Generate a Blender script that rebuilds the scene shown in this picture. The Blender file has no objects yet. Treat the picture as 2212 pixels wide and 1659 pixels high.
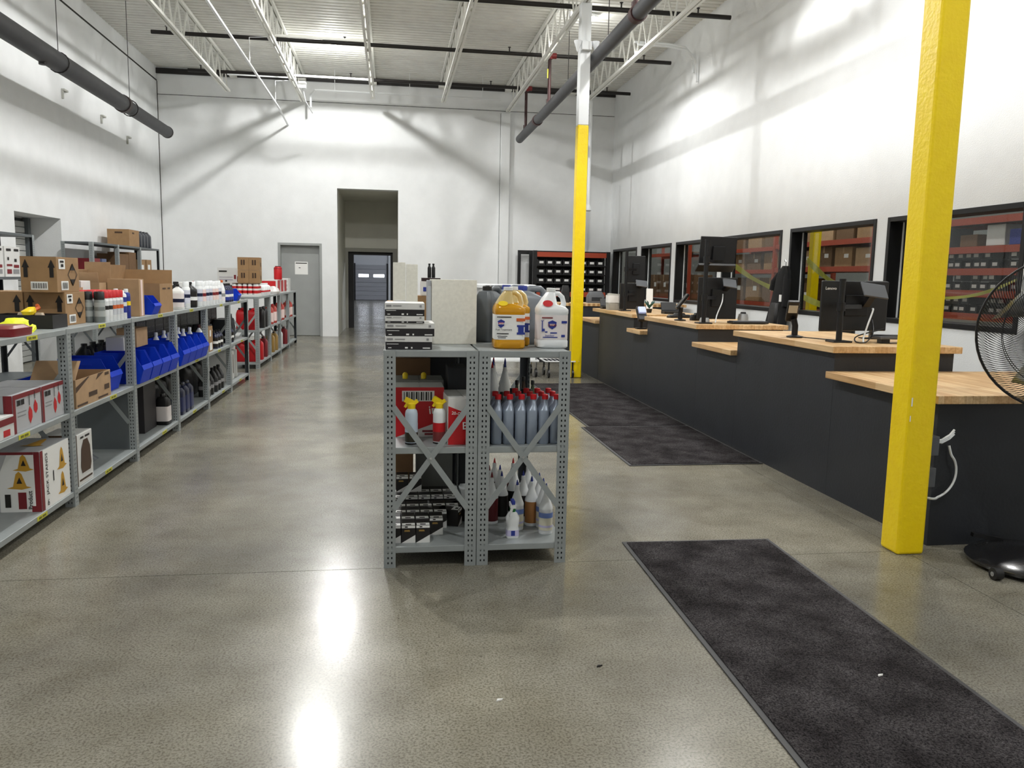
import bpy, math, random
from mathutils import Vector, Matrix, Euler
random.seed(7)
SC = bpy.context.scene
COL = SC.collection
PI = math.pi

# ---------------------------------------------------------------- camera
cam_d = bpy.data.cameras.new('camera')
cam = bpy.data.objects.new('camera', cam_d)
COL.objects.link(cam)
SC.camera = cam
YAW, PIT, ROL = math.radians(8.55), math.radians(-7.45), math.radians(1.1)
fw = Vector((math.sin(YAW)*math.cos(PIT), math.cos(YAW)*math.cos(PIT), math.sin(PIT)))
rt = Vector((math.cos(YAW), -math.sin(YAW), 0))
up = rt.cross(fw)
rt2 = rt*math.cos(ROL) + up*math.sin(ROL)
up2 = -rt*math.sin(ROL) + up*math.cos(ROL)
m = Matrix((( rt2.x, up2.x, -fw.x, 0), (rt2.y, up2.y, -fw.y, 0), (rt2.z, up2.z, -fw.z, 1.42), (0, 0, 0, 1)))
cam.matrix_world = m
cam_d.sensor_width = 36.0
cam_d.lens = 36.0*1750/2212
cam_d.clip_start = 0.05
cam_d.clip_end = 200

# ---------------------------------------------------------------- world, exposure
w = bpy.data.worlds.new('world'); SC.world = w
w.use_nodes = True
w.node_tree.nodes['Background'].inputs[0].default_value = (0.55, 0.62, 0.70, 1)
w.node_tree.nodes['Background'].inputs[1].default_value = 0.3
SC.view_settings.view_transform = 'Standard'
SC.view_settings.look = 'None'
SC.view_settings.gamma = 1
SC.view_settings.use_curve_mapping = False
SC.view_settings.exposure = 0.58
SC.cycles.use_denoising = True
SC.cycles.denoising_prefilter = 'NONE'
SC.cycles.max_bounces = 10
SC.cycles.diffuse_bounces = 6
SC.cycles.sample_clamp_indirect = 8

def lamp(x, y, z, watt, col=(1.0, 0.995, 0.975), r=0.07, kind='POINT', cone=152, blend=0.45):
    d = bpy.data.lights.new('high_bay_or_fill_light', kind)
    d.energy = watt; d.color = col; d.shadow_soft_size = r
    if kind == 'SPOT': d.spot_size = math.radians(cone); d.spot_blend = blend
    o = bpy.data.objects.new('high_bay_or_fill_light', d)
    o.location = (x, y, z); COL.objects.link(o)
    return o
# high-bay lamps: a broad downward beam plus weaker spill in all directions
ROOM_LIGHTS = [(-1.12, 16.35), (-1.12, 11.7), (-1.12, 6.7), (-1.12, 1.6), (3.3, 13.8), (3.7, 9.2), (4.1, 6.2), (3.3, 0.6)]
LIGHT_W = [220, 240, 280, 160, 190, 170, 240, 160]
for (x, y), e in zip(ROOM_LIGHTS, LIGHT_W):
    lamp(x, y, 5.62, e*0.9, kind='SPOT', cone=172 if x < 0 else 154, blend=0.2 if x < 0 else 0.45); lamp(x, y, 5.62, e*(0.16 if x < 0 else 0.05))
for x, y in ((7.3, 8.5), (7.3, 15.0), (7.3, 21.0), (7.3, 26.5)):  # unseen lamps added to light the warehouse behind the windows
    lamp(x, y, 5.6, 200)
lamp(3.2, 27.0, 4.3, 220, (0.9, 0.93, 1.0))  # unseen hall lamps, this and the next, added to brighten the hall
lamp(3.0, 40.0, 4.3, 260, (0.9, 0.93, 1.0))

# ---------------------------------------------------------------- materials
def lin(c):
    return c/12.92 if c <= 0.04045 else ((c+0.055)/1.055)**2.4
def rgb(h):
    h = h.lstrip('#')
    return tuple(lin(int(h[i:i+2], 16)/255) for i in (0, 2, 4)) + (1,)
MATS = {}
def M(name, hexc, rough=0.5, metal=0.0, var=0.0, vscale=8.0, bump=0.0, bscale=60.0, spec=0.5, trans=0.0, emit=0.0, coat=0.0):
    """procedural principled material; var mixes a noise-driven tint, bump adds fine relief"""
    if name in MATS: return MATS[name]
    mt = bpy.data.materials.new(name); mt.use_nodes = True
    nt = mt.node_tree; b = nt.nodes['Principled BSDF']
    c = rgb(hexc)
    b.inputs['Base Color'].default_value = c
    b.inputs['Roughness'].default_value = rough
    b.inputs['Metallic'].default_value = metal
    b.inputs['Specular IOR Level'].default_value = spec
    b.inputs['Transmission Weight'].default_value = trans
    b.inputs['Coat Weight'].default_value = coat
    if emit:
        b.inputs['Emission Color'].default_value = c
        b.inputs['Emission Strength'].default_value = emit
    tc = None
    if var or bump:
        tc = nt.nodes.new('ShaderNodeTexCoord')
    if var:
        n = nt.nodes.new('ShaderNodeTexNoise'); n.inputs['Scale'].default_value = vscale; n.inputs['Detail'].default_value = 5
        nt.links.new(tc.outputs['Object'], n.inputs['Vector'])
        r = nt.nodes.new('ShaderNodeValToRGB')
        r.color_ramp.elements[0].position = 0.3; r.color_ramp.elements[1].position = 0.7
        r.color_ramp.elements[0].color = tuple(max(0, v*(1-var)) for v in c[:3]) + (1,)
        r.color_ramp.elements[1].color = tuple(min(1, v*(1+var)) for v in c[:3]) + (1,)
        nt.links.new(n.outputs['Fac'], r.inputs['Fac'])
        nt.links.new(r.outputs['Color'], b.inputs['Base Color'])
    if bump:
        n2 = nt.nodes.new('ShaderNodeTexNoise'); n2.inputs['Scale'].default_value = bscale; n2.inputs['Detail'].default_value = 3
        nt.links.new(tc.outputs['Object'], n2.inputs['Vector'])
        bp = nt.nodes.new('ShaderNodeBump'); bp.inputs['Strength'].default_value = bump; bp.inputs['Distance'].default_value = 0.01
        nt.links.new(n2.outputs['Fac'], bp.inputs['Height'])
        nt.links.new(bp.outputs['Normal'], b.inputs['Normal'])
    MATS[name] = mt
    return mt

def floor_material():
    mt = bpy.data.materials.new('sealed_concrete'); mt.use_nodes = True
    nt = mt.node_tree; b = nt.nodes['Principled BSDF']; L = nt.links
    tc = nt.nodes.new('ShaderNodeTexCoord')
    def noise(s, d=4, rough=0.55):
        n = nt.nodes.new('ShaderNodeTexNoise'); n.inputs['Scale'].default_value = s
        n.inputs['Detail'].default_value = d; n.inputs['Roughness'].default_value = rough
        L.new(tc.outputs['Object'], n.inputs['Vector']); return n
    def ramp(src, a, ca, bb, cb):
        r = nt.nodes.new('ShaderNodeValToRGB'); e = r.color_ramp.elements
        e[0].position = a; e[1].position = bb; e[0].color = ca; e[1].color = cb
        L.new(src, r.inputs['Fac']); return r
    def mix(fac, a, c, mode='MULTIPLY', f=1.0):
        x = nt.nodes.new('ShaderNodeMix'); x.data_type = 'RGBA'; x.blend_type = mode
        x.inputs['Factor'].default_value = f
        if fac is not None: L.new(fac, x.inputs['Factor'])
        L.new(a, x.inputs[6]); L.new(c, x.inputs[7]); return x.outputs[2]
    big = ramp(noise(0.55, 5).outputs['Fac'], 0.33, rgb('#7c7a73'), 0.68, rgb('#a9a596'))
    mid = ramp(noise(3.2, 6, 0.65).outputs['Fac'], 0.3, rgb('#d6d3cc'), 0.7, rgb('#ffffff'))
    fine = ramp(noise(120, 2, 0.6).outputs['Fac'], 0.36, rgb('#a8a49a'), 0.56, rgb('#ffffff'))
    spk = ramp(noise(55, 3, 0.7).outputs['Fac'], 0.29, rgb('#55524c'), 0.37, rgb('#ffffff'))
    c = mix(None, big.outputs['Color'], mid.outputs['Color'])
    c = mix(None, c, fine.outputs['Color'], f=0.75)
    c = mix(None, c, spk.outputs['Color'], f=0.7)
    L.new(c, b.inputs['Base Color'])
    rr = ramp(noise(1.3, 5).outputs['Fac'], 0.3, (0.17, 0.17, 0.17, 1), 0.75, (0.28, 0.28, 0.28, 1))
    L.new(rr.outputs['Color'], b.inputs['Roughness'])
    b.inputs['Specular IOR Level'].default_value = 0.36
    return mt

def wood_material():
    mt = bpy.data.materials.new('butcher_block'); mt.use_nodes = True
    nt = mt.node_tree; b = nt.nodes['Principled BSDF']; L = nt.links
    tc = nt.nodes.new('ShaderNodeTexCoord')
    mp = nt.nodes.new('ShaderNodeMapping'); mp.inputs['Rotation'].default_value = (0, 0, PI/2)
    L.new(tc.outputs['Object'], mp.inputs['Vector'])
    br = nt.nodes.new('ShaderNodeTexBrick')
    br.inputs['Color1'].default_value = rgb('#ebcda0'); br.inputs['Color2'].default_value = rgb('#d3ab79')
    br.inputs['Mortar'].default_value = rgb('#b78a55'); br.inputs['Mortar Size'].default_value = 0.0008
    br.inputs['Scale'].default_value = 1.0; br.inputs['Brick Width'].default_value = 0.55; br.inputs['Row Height'].default_value = 0.042
    L.new(mp.outputs['Vector'], br.inputs['Vector'])
    mp2 = nt.nodes.new('ShaderNodeMapping'); mp2.inputs['Scale'].default_value = (60, 3, 60)
    L.new(tc.outputs['Object'], mp2.inputs['Vector'])
    n = nt.nodes.new('ShaderNodeTexNoise'); n.inputs['Scale'].default_value = 1.0; n.inputs['Detail'].default_value = 5
    L.new(mp2.outputs['Vector'], n.inputs['Vector'])
    r = nt.nodes.new('ShaderNodeValToRGB'); r.color_ramp.elements[0].position = 0.3; r.color_ramp.elements[1].position = 0.7
    r.color_ramp.elements[0].color = rgb('#d9cdbb'); r.color_ramp.elements[1].color = (1, 1, 1, 1)
    L.new(n.outputs['Fac'], r.inputs['Fac'])
    x = nt.nodes.new('ShaderNodeMix'); x.data_type = 'RGBA'; x.blend_type = 'MULTIPLY'; x.inputs['Factor'].default_value = 0.9
    L.new(br.outputs['Color'], x.inputs[6]); L.new(r.outputs['Color'], x.inputs[7]); L.new(x.outputs[2], b.inputs['Base Color'])
    b.inputs['Roughness'].default_value = 0.42
    return mt

def mat_material():
    mt = bpy.data.materials.new('mat_carpet'); mt.use_nodes = True
    nt = mt.node_tree; b = nt.nodes['Principled BSDF']; L = nt.links
    tc = nt.nodes.new('ShaderNodeTexCoord')
    n = nt.nodes.new('ShaderNodeTexNoise'); n.inputs['Scale'].default_value = 150; n.inputs['Detail'].default_value = 3; n.inputs['Roughness'].default_value = 0.75
    n2 = nt.nodes.new('ShaderNodeTexNoise'); n2.inputs['Scale'].default_value = 5; n2.inputs['Detail'].default_value = 6
    for q in (n, n2): L.new(tc.outputs['Object'], q.inputs['Vector'])
    r = nt.nodes.new('ShaderNodeValToRGB'); e = r.color_ramp.elements
    e[0].position = 0.36; e[1].position = 0.72; e[0].color = rgb('#1a181a'); e[1].color = rgb('#6a6668')
    L.new(n.outputs['Fac'], r.inputs['Fac'])
    r2 = nt.nodes.new('ShaderNodeValToRGB'); e = r2.color_ramp.elements
    e[0].position = 0.35; e[1].position = 0.62; e[0].color = rgb('#a9a5a6'); e[1].color = rgb('#ffffff')
    L.new(n2.outputs['Fac'], r2.inputs['Fac'])
    x = nt.nodes.new('ShaderNodeMix'); x.data_type = 'RGBA'; x.blend_type = 'MULTIPLY'; x.inputs['Factor'].default_value = 1
    L.new(r.outputs['Color'], x.inputs[6]); L.new(r2.outputs['Color'], x.inputs[7]); L.new(x.outputs[2], b.inputs['Base Color'])
    b.inputs['Roughness'].default_value = 1.0; b.inputs['Specular IOR Level'].default_value = 0.1
    bp = nt.nodes.new('ShaderNodeBump'); bp.inputs['Strength'].default_value = 0.9; bp.inputs['Distance'].default_value = 0.01
    L.new(n.outputs['Fac'], bp.inputs['Height']); L.new(bp.outputs['Normal'], b.inputs['Normal'])
    return mt

FLOOR = floor_material(); WOOD = wood_material(); CARPET = mat_material()
WALL = M('white_wall_paint', '#e9ebec', 0.7, var=0.03, vscale=3, bump=0.25, bscale=90)
HALL = M('passage_wall_paint', '#d3d2c8', 0.8, var=0.05, vscale=2, bump=0.1)
CEIL = M('white_deck_paint', '#e4e4de', 0.65, var=0.06, vscale=4)
JOIST = M('white_joist_paint', '#e6e6e0', 0.5)
BLKPIPE = M('black_pipe', '#1d1918', 0.5)
GREYPIPE = M('dark_grey_main', '#46474a', 0.55, var=0.08, vscale=6)
REDPIPE = M('red_fitting', '#7b2424', 0.5)
DKRED = M('dark_red_pipe', '#3a1c1b', 0.5)
STEEL = M('grey_shelf_steel', '#999fa0', 0.42, 0.15, var=0.06, vscale=9, bump=0.05)
STEELD = M('dark_shelf_steel', '#5d6366', 0.5, 0.15)
YELLOW = M('yellow_column_paint', '#ffdb00', 0.38, var=0.04, vscale=12, bump=0.25, bscale=40)
BLKPANEL = M('black_counter_paint', '#24272d', 0.55, var=0.10, vscale=5, bump=0.12, bscale=50)
BLACK = M('black_plastic', '#141416', 0.42)
BLACKM = M('black_metal', '#18181a', 0.4, 0.2)
SCREEN = M('dark_screen', '#2b2e33', 0.18)
GREYPL = M('grey_plastic', '#55585d', 0.45)
CARD = M('brown_cardboard', '#9d7c57', 0.8, var=0.08, vscale=14)
CARD2 = M('tan_cardboard', '#b39370', 0.8, var=0.08, vscale=14)
CARD3 = M('dark_cardboard', '#71553a', 0.85, var=0.08, vscale=14)
CARDG = M('kraft_grey_board', '#e9e7dd', 0.85, var=0.05, vscale=60)
WHITE = M('white_plastic', '#e9ecee', 0.35)
PAPER = M('white_paper', '#eeeeec', 0.7)
WHITEB = M('white_carton', '#dcdcda', 0.6, var=0.03)
INK = M('black_ink', '#1a1512', 0.7)
INKB = M('brown_ink', '#4a3626', 0.8)
RED = M('red_print', '#c3121c', 0.45)
REDD = M('dark_red_print', '#7a1620', 0.5)
BLUE = M('blue_bin_plastic', '#0a38c0', 0.5, var=0.06, vscale=10, spec=0.2)
BLUEP = M('blue_print', '#23358f', 0.5)
NAVY = M('navy_plastic', '#141c3d', 0.35)
YEL = M('yellow_plastic', '#f4d414', 0.4)
PRICE = M('yellow_price_label', '#c9c63a', 0.6)
OLIVE = M('olive_ink', '#6f6d1c', 0.7)
SILVER = M('silver_can', '#c2c6ca', 0.3, 0.55)
GREYBLUE = M('grey_blue_plastic', '#8d98a8', 0.35, 0.25, bump=0.1, bscale=50)
GREYJUG = M('dark_grey_jug', '#5f656b', 0.35, 0.1, bump=0.05)
AMBER = M('amber_fluid', '#f0b016', 0.18, trans=0.35)
AMBERT = M('clear_yellow_plastic', '#e9d08a', 0.25, trans=0.35)
ORANGE = M('orange_beam_paint', '#a23d1f', 0.5)
ORANGEP = M('orange_print', '#d2622a', 0.5)
CHROME = M('chrome', '#c9ccd0', 0.2, 1.0)
DOORP = M('grey_door_paint', '#9a9d9c', 0.5, var=0.04, vscale=4)
DKSEAM = M('dark_sealant', '#26261f', 0.8)
RUBBER = M('black_rubber', '#1b1a1b', 0.65)
GREEN = M('green_print', '#1f7a3c', 0.5)
TEAL = M('teal_leaf', '#1f5a55', 0.6)
GOLD = M('gold_plastic', '#9c7c3f', 0.4)
PINKW = M('pale_pink_label', '#ead3cf', 0.55)
BROWNB = M('brown_bottle', '#3a2417', 0.3)
GLASS = None
def glass_material():
    mt = bpy.data.materials.new('window_glass'); mt.use_nodes = True
    nt = mt.node_tree; nt.nodes.clear()
    o = nt.nodes.new('ShaderNodeOutputMaterial'); mx = nt.nodes.new('ShaderNodeMixShader')
    t = nt.nodes.new('ShaderNodeBsdfTransparent'); t.inputs[0].default_value = (0.86, 0.88, 0.87, 1)
    g = nt.nodes.new('ShaderNodeBsdfGlossy'); g.inputs['Roughness'].default_value = 0.02
    lw = nt.nodes.new('ShaderNodeLayerWeight'); lw.inputs[0].default_value = 0.5
    pw = nt.nodes.new('ShaderNodeMath'); pw.operation = 'POWER'; pw.inputs[1].default_value = 4.0
    ad = nt.nodes.new('ShaderNodeMath'); ad.operation = 'MULTIPLY_ADD'; ad.inputs[1].default_value = 0.22; ad.inputs[2].default_value = 0.035
    nt.links.new(lw.outputs['Facing'], pw.inputs[0]); nt.links.new(pw.outputs[0], ad.inputs[0])
    nt.links.new(ad.outputs[0], mx.inputs[0]); nt.links.new(t.outputs[0], mx.inputs[1]); nt.links.new(g.outputs[0], mx.inputs[2])
    nt.links.new(mx.outputs[0], o.inputs[0])
    return mt
GLASS = glass_material()
GLOW = M('lamp_lens', '#fff6e6', 0.4, emit=14)
DAYWIN = M('daylit_pane', '#eef4ff', 0.4, emit=5)

# ---------------------------------------------------------------- mesh builder
class MB:
    def __init__(s): s.v = []; s.f = []; s.mi = []
    def add(s, vs, fs, m=0):
        b = len(s.v); s.v += [tuple(p) for p in vs]
        for f in fs: s.f.append(tuple(b+i for i in f)); s.mi.append(m)
        return s
    def box(s, x0, y0, z0, x1, y1, z1, m=0):
        if x1 < x0: x0, x1 = x1, x0
        if y1 < y0: y0, y1 = y1, y0
        if z1 < z0: z0, z1 = z1, z0
        return s.add([(x0,y0,z0),(x1,y0,z0),(x1,y1,z0),(x0,y1,z0),(x0,y0,z1),(x1,y0,z1),(x1,y1,z1),(x0,y1,z1)],
              [(0,3,2,1),(4,5,6,7),(0,1,5,4),(1,2,6,5),(2,3,7,6),(3,0,4,7)], m)
    def obox(s, c, size, rot=(0,0,0), m=0):
        R = Euler(rot).to_matrix(); c = Vector(c); h = [q/2 for q in size]
        ps = [c + R @ Vector((sx*h[0], sy*h[1], sz*h[2])) for sx,sy,sz in ((-1,-1,-1),(1,-1,-1),(1,1,-1),(-1,1,-1),(-1,-1,1),(1,-1,1),(1,1,1),(-1,1,1))]
        return s.add(ps, [(0,3,2,1),(4,5,6,7),(0,1,5,4),(1,2,6,5),(2,3,7,6),(3,0,4,7)], m)
    def poly(s, pts, m=0): return s.add(pts, [tuple(range(len(pts)))], m)
    def bar(s, a, b, wx, wy, m=0, upv=(0,0,1)):
        a = Vector(a); b = Vector(b); d = (b-a); L = d.length; d.normalize()
        u = Vector(upv)
        if abs(d.dot(u)) > 0.95: u = Vector((1,0,0))
        sx = d.cross(u).normalized(); sy = sx.cross(d)
        ps = []
        for p in (a, b):
            for i, j in ((-1,-1),(1,-1),(1,1),(-1,1)): ps.append(p + sx*(i*wx/2) + sy*(j*wy/2))
        return s.add(ps, [(0,1,2,3),(7,6,5,4),(0,4,5,1),(1,5,6,2),(2,6,7,3),(3,7,4,0)], m)
    def tube(s, path, r, n=8, m=0, cap=True):
        path = [Vector(p) for p in path]; k = len(path)
        rs = r if isinstance(r, (list, tuple)) else [r]*k
        base = len(s.v); prev = None
        for i, p in enumerate(path):
            d = (path[min(i+1,k-1)] - path[max(i-1,0)]).normalized()
            if prev is None:
                u = Vector((0,0,1)) if abs(d.z) < 0.9 else Vector((1,0,0))
                sx = d.cross(u).normalized()
            else:
                sx = (prev - d*prev.dot(d)).normalized()
            prev = sx; sy = d.cross(sx)
            for j in range(n):
                a = 2*PI*j/n
                s.v.append(tuple(p + sx*(rs[i]*math.cos(a)) + sy*(rs[i]*math.sin(a))))
        for i in range(k-1):
            for j in range(n):
                s.f.append((base+i*n+j, base+(i+1)*n+j, base+(i+1)*n+(j+1)%n, base+i*n+(j+1)%n)); s.mi.append(m)
        if cap:
            s.f.append(tuple(base+j for j in range(n))); s.mi.append(m)
            s.f.append(tuple(base+(k-1)*n+j for j in reversed(range(n)))); s.mi.append(m)
        return s
    def loft(s, secs, m=0, cap=True, mids=None):
        n = len(secs[0]); base = len(s.v)
        for sec in secs: s.v += [tuple(p) for p in sec]
        for i in range(len(secs)-1):
            mm = mids[i] if mids else m
            for j in range(n):
                s.f.append((base+i*n+j, base+i*n+(j+1)%n, base+(i+1)*n+(j+1)%n, base+(i+1)*n+j)); s.mi.append(mm)
        if cap:
            s.f.append(tuple(base+j for j in reversed(range(n)))); s.mi.append(mids[0] if mids else m)
            s.f.append(tuple(base+(len(secs)-1)*n+j for j in range(n))); s.mi.append(mids[-1] if mids else m)
        return s
    def lathe(s, prof, cx=0, cy=0, n=16, m=0, mids=None, cap=True):
        return s.loft([[(cx+r*math.cos(2*PI*j/n), cy+r*math.sin(2*PI*j/n), z) for j in range(n)] for r, z in prof], m, cap, mids)
    def build(s, name, parent=None, mats=None, smooth=0, bevel=0, loc=None):
        me = bpy.data.meshes.new(name); me.from_pydata(s.v, [], s.f)
        for q in (mats if isinstance(mats, (list, tuple)) else [mats]): me.materials.append(q)
        me.polygons.foreach_set('material_index', s.mi)
        if smooth:
            me.polygons.foreach_set('use_smooth', [True]*len(s.f))
            me.set_sharp_from_angle(angle=math.radians(smooth))
        me.update()
        o = bpy.data.objects.new(name, me); COL.objects.link(o)
        if parent is not None: o.parent = parent
        if loc: o.location = loc
        if bevel:
            b = o.modifiers.new('bevel', 'BEVEL'); b.width = bevel; b.segments = 2; b.limit_method = 'ANGLE'
        return o

def sup(w, d, z, cx=0, cy=0, e=0.35, n=20):
    """rounded-rectangle section, e small = boxier"""
    out = []
    for j in range(n):
        a = 2*PI*(j+0.5)/n; c, q = math.cos(a), math.sin(a)
        out.append((cx + w/2*math.copysign(abs(c)**e, c), cy + d/2*math.copysign(abs(q)**e, q), z))
    return out
def tag(o, label=None, cat=None, group=None, kind=None):
    if label: o['label'] = label
    if cat: o['category'] = cat
    if group: o['group'] = group
    if kind: o['kind'] = kind
    return o
def thing(name, label, cat, loc=(0,0,0), rz=0, group=None):
    o = bpy.data.objects.new(name, None); COL.objects.link(o)
    o.empty_display_size = 0.05
    o.location = loc; o.rotation_euler = (0, 0, rz)
    return tag(o, label, cat, group)
def struct(name, mb, mats, parent=None, bevel=0, smooth=0):
    o = mb.build(name, parent, mats, smooth, bevel)
    if parent is None: o['kind'] = 'structure'
    return o
def dup(root, loc, rz=0, label=None, group=None):
    r = root.copy(); COL.objects.link(r); r.location = loc; r.rotation_euler = (0, 0, rz)
    if label: r['label'] = label
    if group: r['group'] = group
    for ch in list(root.children):
        c = ch.copy(); COL.objects.link(c); c.parent = r
        for g in list(ch.children):
            d = g.copy(); COL.objects.link(d); d.parent = c
    return r
PROTO = {}
def inst(key, fn, loc, rz=0, label=None, group=None, name=None):
    """first call builds the thing with its parts; later calls copy it"""
    if key not in PROTO:
        r = fn(); r.location = loc; r.rotation_euler = (0, 0, rz)
        if label: r['label'] = label
        if group: r['group'] = group
        PROTO[key] = r
        return r
    r = dup(PROTO[key], loc, rz, label, group)
    return r
TEXTS = []
FACE = {'-y': (PI/2, 0, 0), '+x': (PI/2, 0, PI/2), '-x': (PI/2, 0, -PI/2), 'top': (0, 0, 0)}
def text(s, size, loc, face, mat, parent, name='lettering', rot=0, sx=1.0, bold=0.012):
    c = bpy.data.curves.new(name, 'FONT'); c.body = s; c.size = size; c.align_x = 'CENTER'; c.align_y = 'CENTER'
    c.resolution_u = 2
    c.offset = size*bold
    c.materials.append(mat)
    o = bpy.data.objects.new(name, c); COL.objects.link(o); o.parent = parent
    R = Euler(FACE[face]).to_matrix() @ Matrix.Rotation(rot, 3, 'Z')
    o.location = loc; o.rotation_euler = R.to_euler(); o.scale = (sx, 1, 1)
    TEXTS.append(o)
    return o
ORD = ['first', 'second', 'third', 'fourth', 'fifth', 'sixth', 'seventh', 'eighth', 'ninth', 'tenth', 'eleventh', 'twelfth', 'thirteenth', 'fourteenth', 'fifteenth', 'sixteenth', 'seventeenth']
# ================================================================ setting
XL, XR, YB, YF, ZC = -5.02, 5.2, 19.17, -4.0, 5.80
# floor: dark bed with saw-cut slabs
floor = struct('floor', MB().box(-6, YF-0.3, -0.3, 15, 48, -0.012), DKSEAM)
xs = [-6, -2.3+0.0, 2.735, 15]; ys = [YF-0.3, 3.862, 11.45, 19.05, 28, 48]
xs = [-6, 2.735, 15]
for i in range(len(xs)-1):
    for j in range(len(ys)-1):
        g = 0.0022
        MB().box(xs[i]+g, ys[j]+g, -0.012, xs[i+1]-g, ys[j+1]-g, 0.0).build('slab', floor, FLOOR)
# walls
T = 0.3
DX0, DX1, DZ = -2.539, -1.567, 2.118
OX0, OX1, OZ = -1.215, 0.157, 3.362
b = MB()
b.box(XL-0.6, YB, 0, DX0, YB+T, 6.2).box(DX1, YB, 0, OX0, YB+T, 6.2).box(OX1, YB, 0, XR+0.2, YB+T, 6.2)
b.box(DX0, YB, DZ, DX1, YB+T, 6.2).box(OX0, YB, OZ, OX1, YB+T, 6.2)
wb = struct('wall_back', b, WALL)
RY0, RY1, RZ = 11.97, 13.54, 2.19
b = MB().box(XL-0.6, YF-0.3, 0, XL, RY0, 6.2).box(XL-0.6, RY1, 0, XL, YB, 6.2).box(XL-0.6, RY0, RZ, XL, RY1, 6.2)
struct('wall_left', b, WALL)
WINS = [(16.97, 18.85), (14.79, 16.65), (12.58, 14.54), (10.40, 12.39), (8.245, 10.17), (6.11, 8.04)]
WZ0, WZ1 = 1.03, 2.13
b = MB().box(XR, YF-0.3, 0, XR+0.2, YB, WZ0).box(XR, YF-0.3, WZ1, XR+0.2, YB, 6.2)
edges = [YB] + [q for w_ in WINS for q in (w_[1], w_[0])] + [YF-0.3]
for i in range(0, len(edges), 2): b.box(XR, edges[i+1], WZ0, XR+0.2, edges[i], WZ1)
struct('wall_right', b, WALL)
struct('wall_front', MB().box(XL-0.6, YF-0.3, 0, XR+0.2, YF, 6.2), WALL)
# roof deck, ribs run across the room
b = MB(); y = YF-0.3; prof = []
while y < YB+0.5:
    prof += [(y, ZC+0.04), (y+0.035, ZC+0.04), (y+0.05, ZC), (y+0.135, ZC), (y+0.15, ZC+0.04)]; y += 0.15
vs = []
for (yy, zz) in prof: vs += [(XL-0.6, yy, zz), (XR+0.4, yy, zz)]
b.add(vs, [(2*i, 2*i+1, 2*i+3, 2*i+2) for i in range(len(prof)-1)])
b.box(XL-0.6, YF-0.3, ZC+0.06, XR+0.4, YB+0.5, ZC+0.12)
struct('ceiling', b, CEIL)
# sealant lines and joints between wall panels
struct('trim_1', MB().box(XL, YB-0.004, 5.225, XR, YB+0.01, 5.235), DKSEAM)
struct('trim_2', MB().box(XL-0.01, 2.0, 5.50, XL+0.004, YB, 5.53), DKSEAM)
struct('trim_3', MB().box(XL, YB-0.012, 0, XL+0.012, YB, 5.5), DKSEAM)
struct('trim_4', MB().box(XL, YB-0.05, ZC-0.14, XR, YB, ZC-0.03), BLKPIPE)
b = MB().box(2.51, YB-0.09, 0, 2.715, YB, 5.18); b.box(2.49, YB-0.10, 5.16, 2.735, YB, 5.19)
o = struct('pilaster', b, WALL, bevel=0.006); o['kind'] = 'structure'
struct('trim_5', MB().box(2.497, YB-0.004, 0, 2.503, YB+0.005, 5.2), DKSEAM)
# grey steel door in the back wall
d1 = thing('door_1', None, None, (0, 0, 0)); d1['kind'] = 'structure'
f = 0.055
b = MB().box(DX0, YB-0.015, 0, DX0+f, YB+0.16, DZ).box(DX1-f, YB-0.015, 0, DX1, YB+0.16, DZ).box(DX0+f, YB-0.015, DZ-f, DX1-f, YB+0.16, DZ)
b.build('door_frame', d1, DOORP, bevel=0.004)
dp = MB().box(DX0+f, YB+0.13, 0.012, DX1-f, YB+0.17, DZ-f).build('door_leaf', d1, DOORP)
MB().box(DX0+f+0.04, YB+0.10, 0.95, DX0+f+0.10, YB+0.13, 1.02).tube([(DX0+0.13, YB+0.11, 0.985), (DX0+0.24, YB+0.11, 0.985)], 0.01).build('door_handle', dp, CHROME)
sg = thing('paper_notice', 'white paper notice taped on the grey steel door', 'notice', (-2.04, YB+0.128, 1.56))
MB().box(-0.145, -0.001, -0.15, 0.145, 0.001, 0.14).build('sheet', sg, PAPER)
MB().box(-0.125, -0.0025, 0.095, 0.125, -0.0012, 0.115).box(-0.06, -0.0025, -0.005, -0.02, -0.0012, 0.01).build('printing', sg, INK)
# passage behind the tall opening, inner doorway and the hall with a roller door
YP = 22.36
b = MB().box(OX0-0.25, YB+T, 0, OX0, YP, OZ+0.2).box(OX1, YB+T, 0, OX1+0.25, YP, OZ+0.2).box(OX0, YB+T, OZ, OX1, YP, OZ+0.2)
struct('wall_passage', b, HALL)
IX0, IX1, IZ = -1.16, 0.06, 2.06
b = MB().box(-6, YP, 0, IX0, YP+0.25, 6).box(IX1, YP, 0, 5.4, YP+0.25, 6).box(IX0, YP, IZ, IX1, YP+0.25, 6)
struct('wall_inner', b, HALL)
d2 = thing('door_2', None, None); d2['kind'] = 'structure'
MB().box(IX0-0.10, YP-0.03, 0, IX0+0.02, YP+0.27, IZ+0.08).box(IX1-0.02, YP-0.03, 0, IX1+0.10, YP+0.27, IZ+0.08).box(IX0+0.02, YP-0.03, IZ-0.02, IX1-0.02, YP+0.27, IZ+0.08).build('door_frame', d2, M('passage_frame', '#94938a', 0.6))
MB().box(IX0+0.02, YP+0.1, 0, IX0+0.16, YP+0.2, IZ-0.02).box(IX1-0.08, YP+0.1, 0, IX1-0.02, YP+0.2, IZ-0.02).box(IX0+0.16, YP+0.1, IZ-0.10, IX1-0.08, YP+0.2, IZ-0.02).build('dock_seal', d2, RUBBER)
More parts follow.
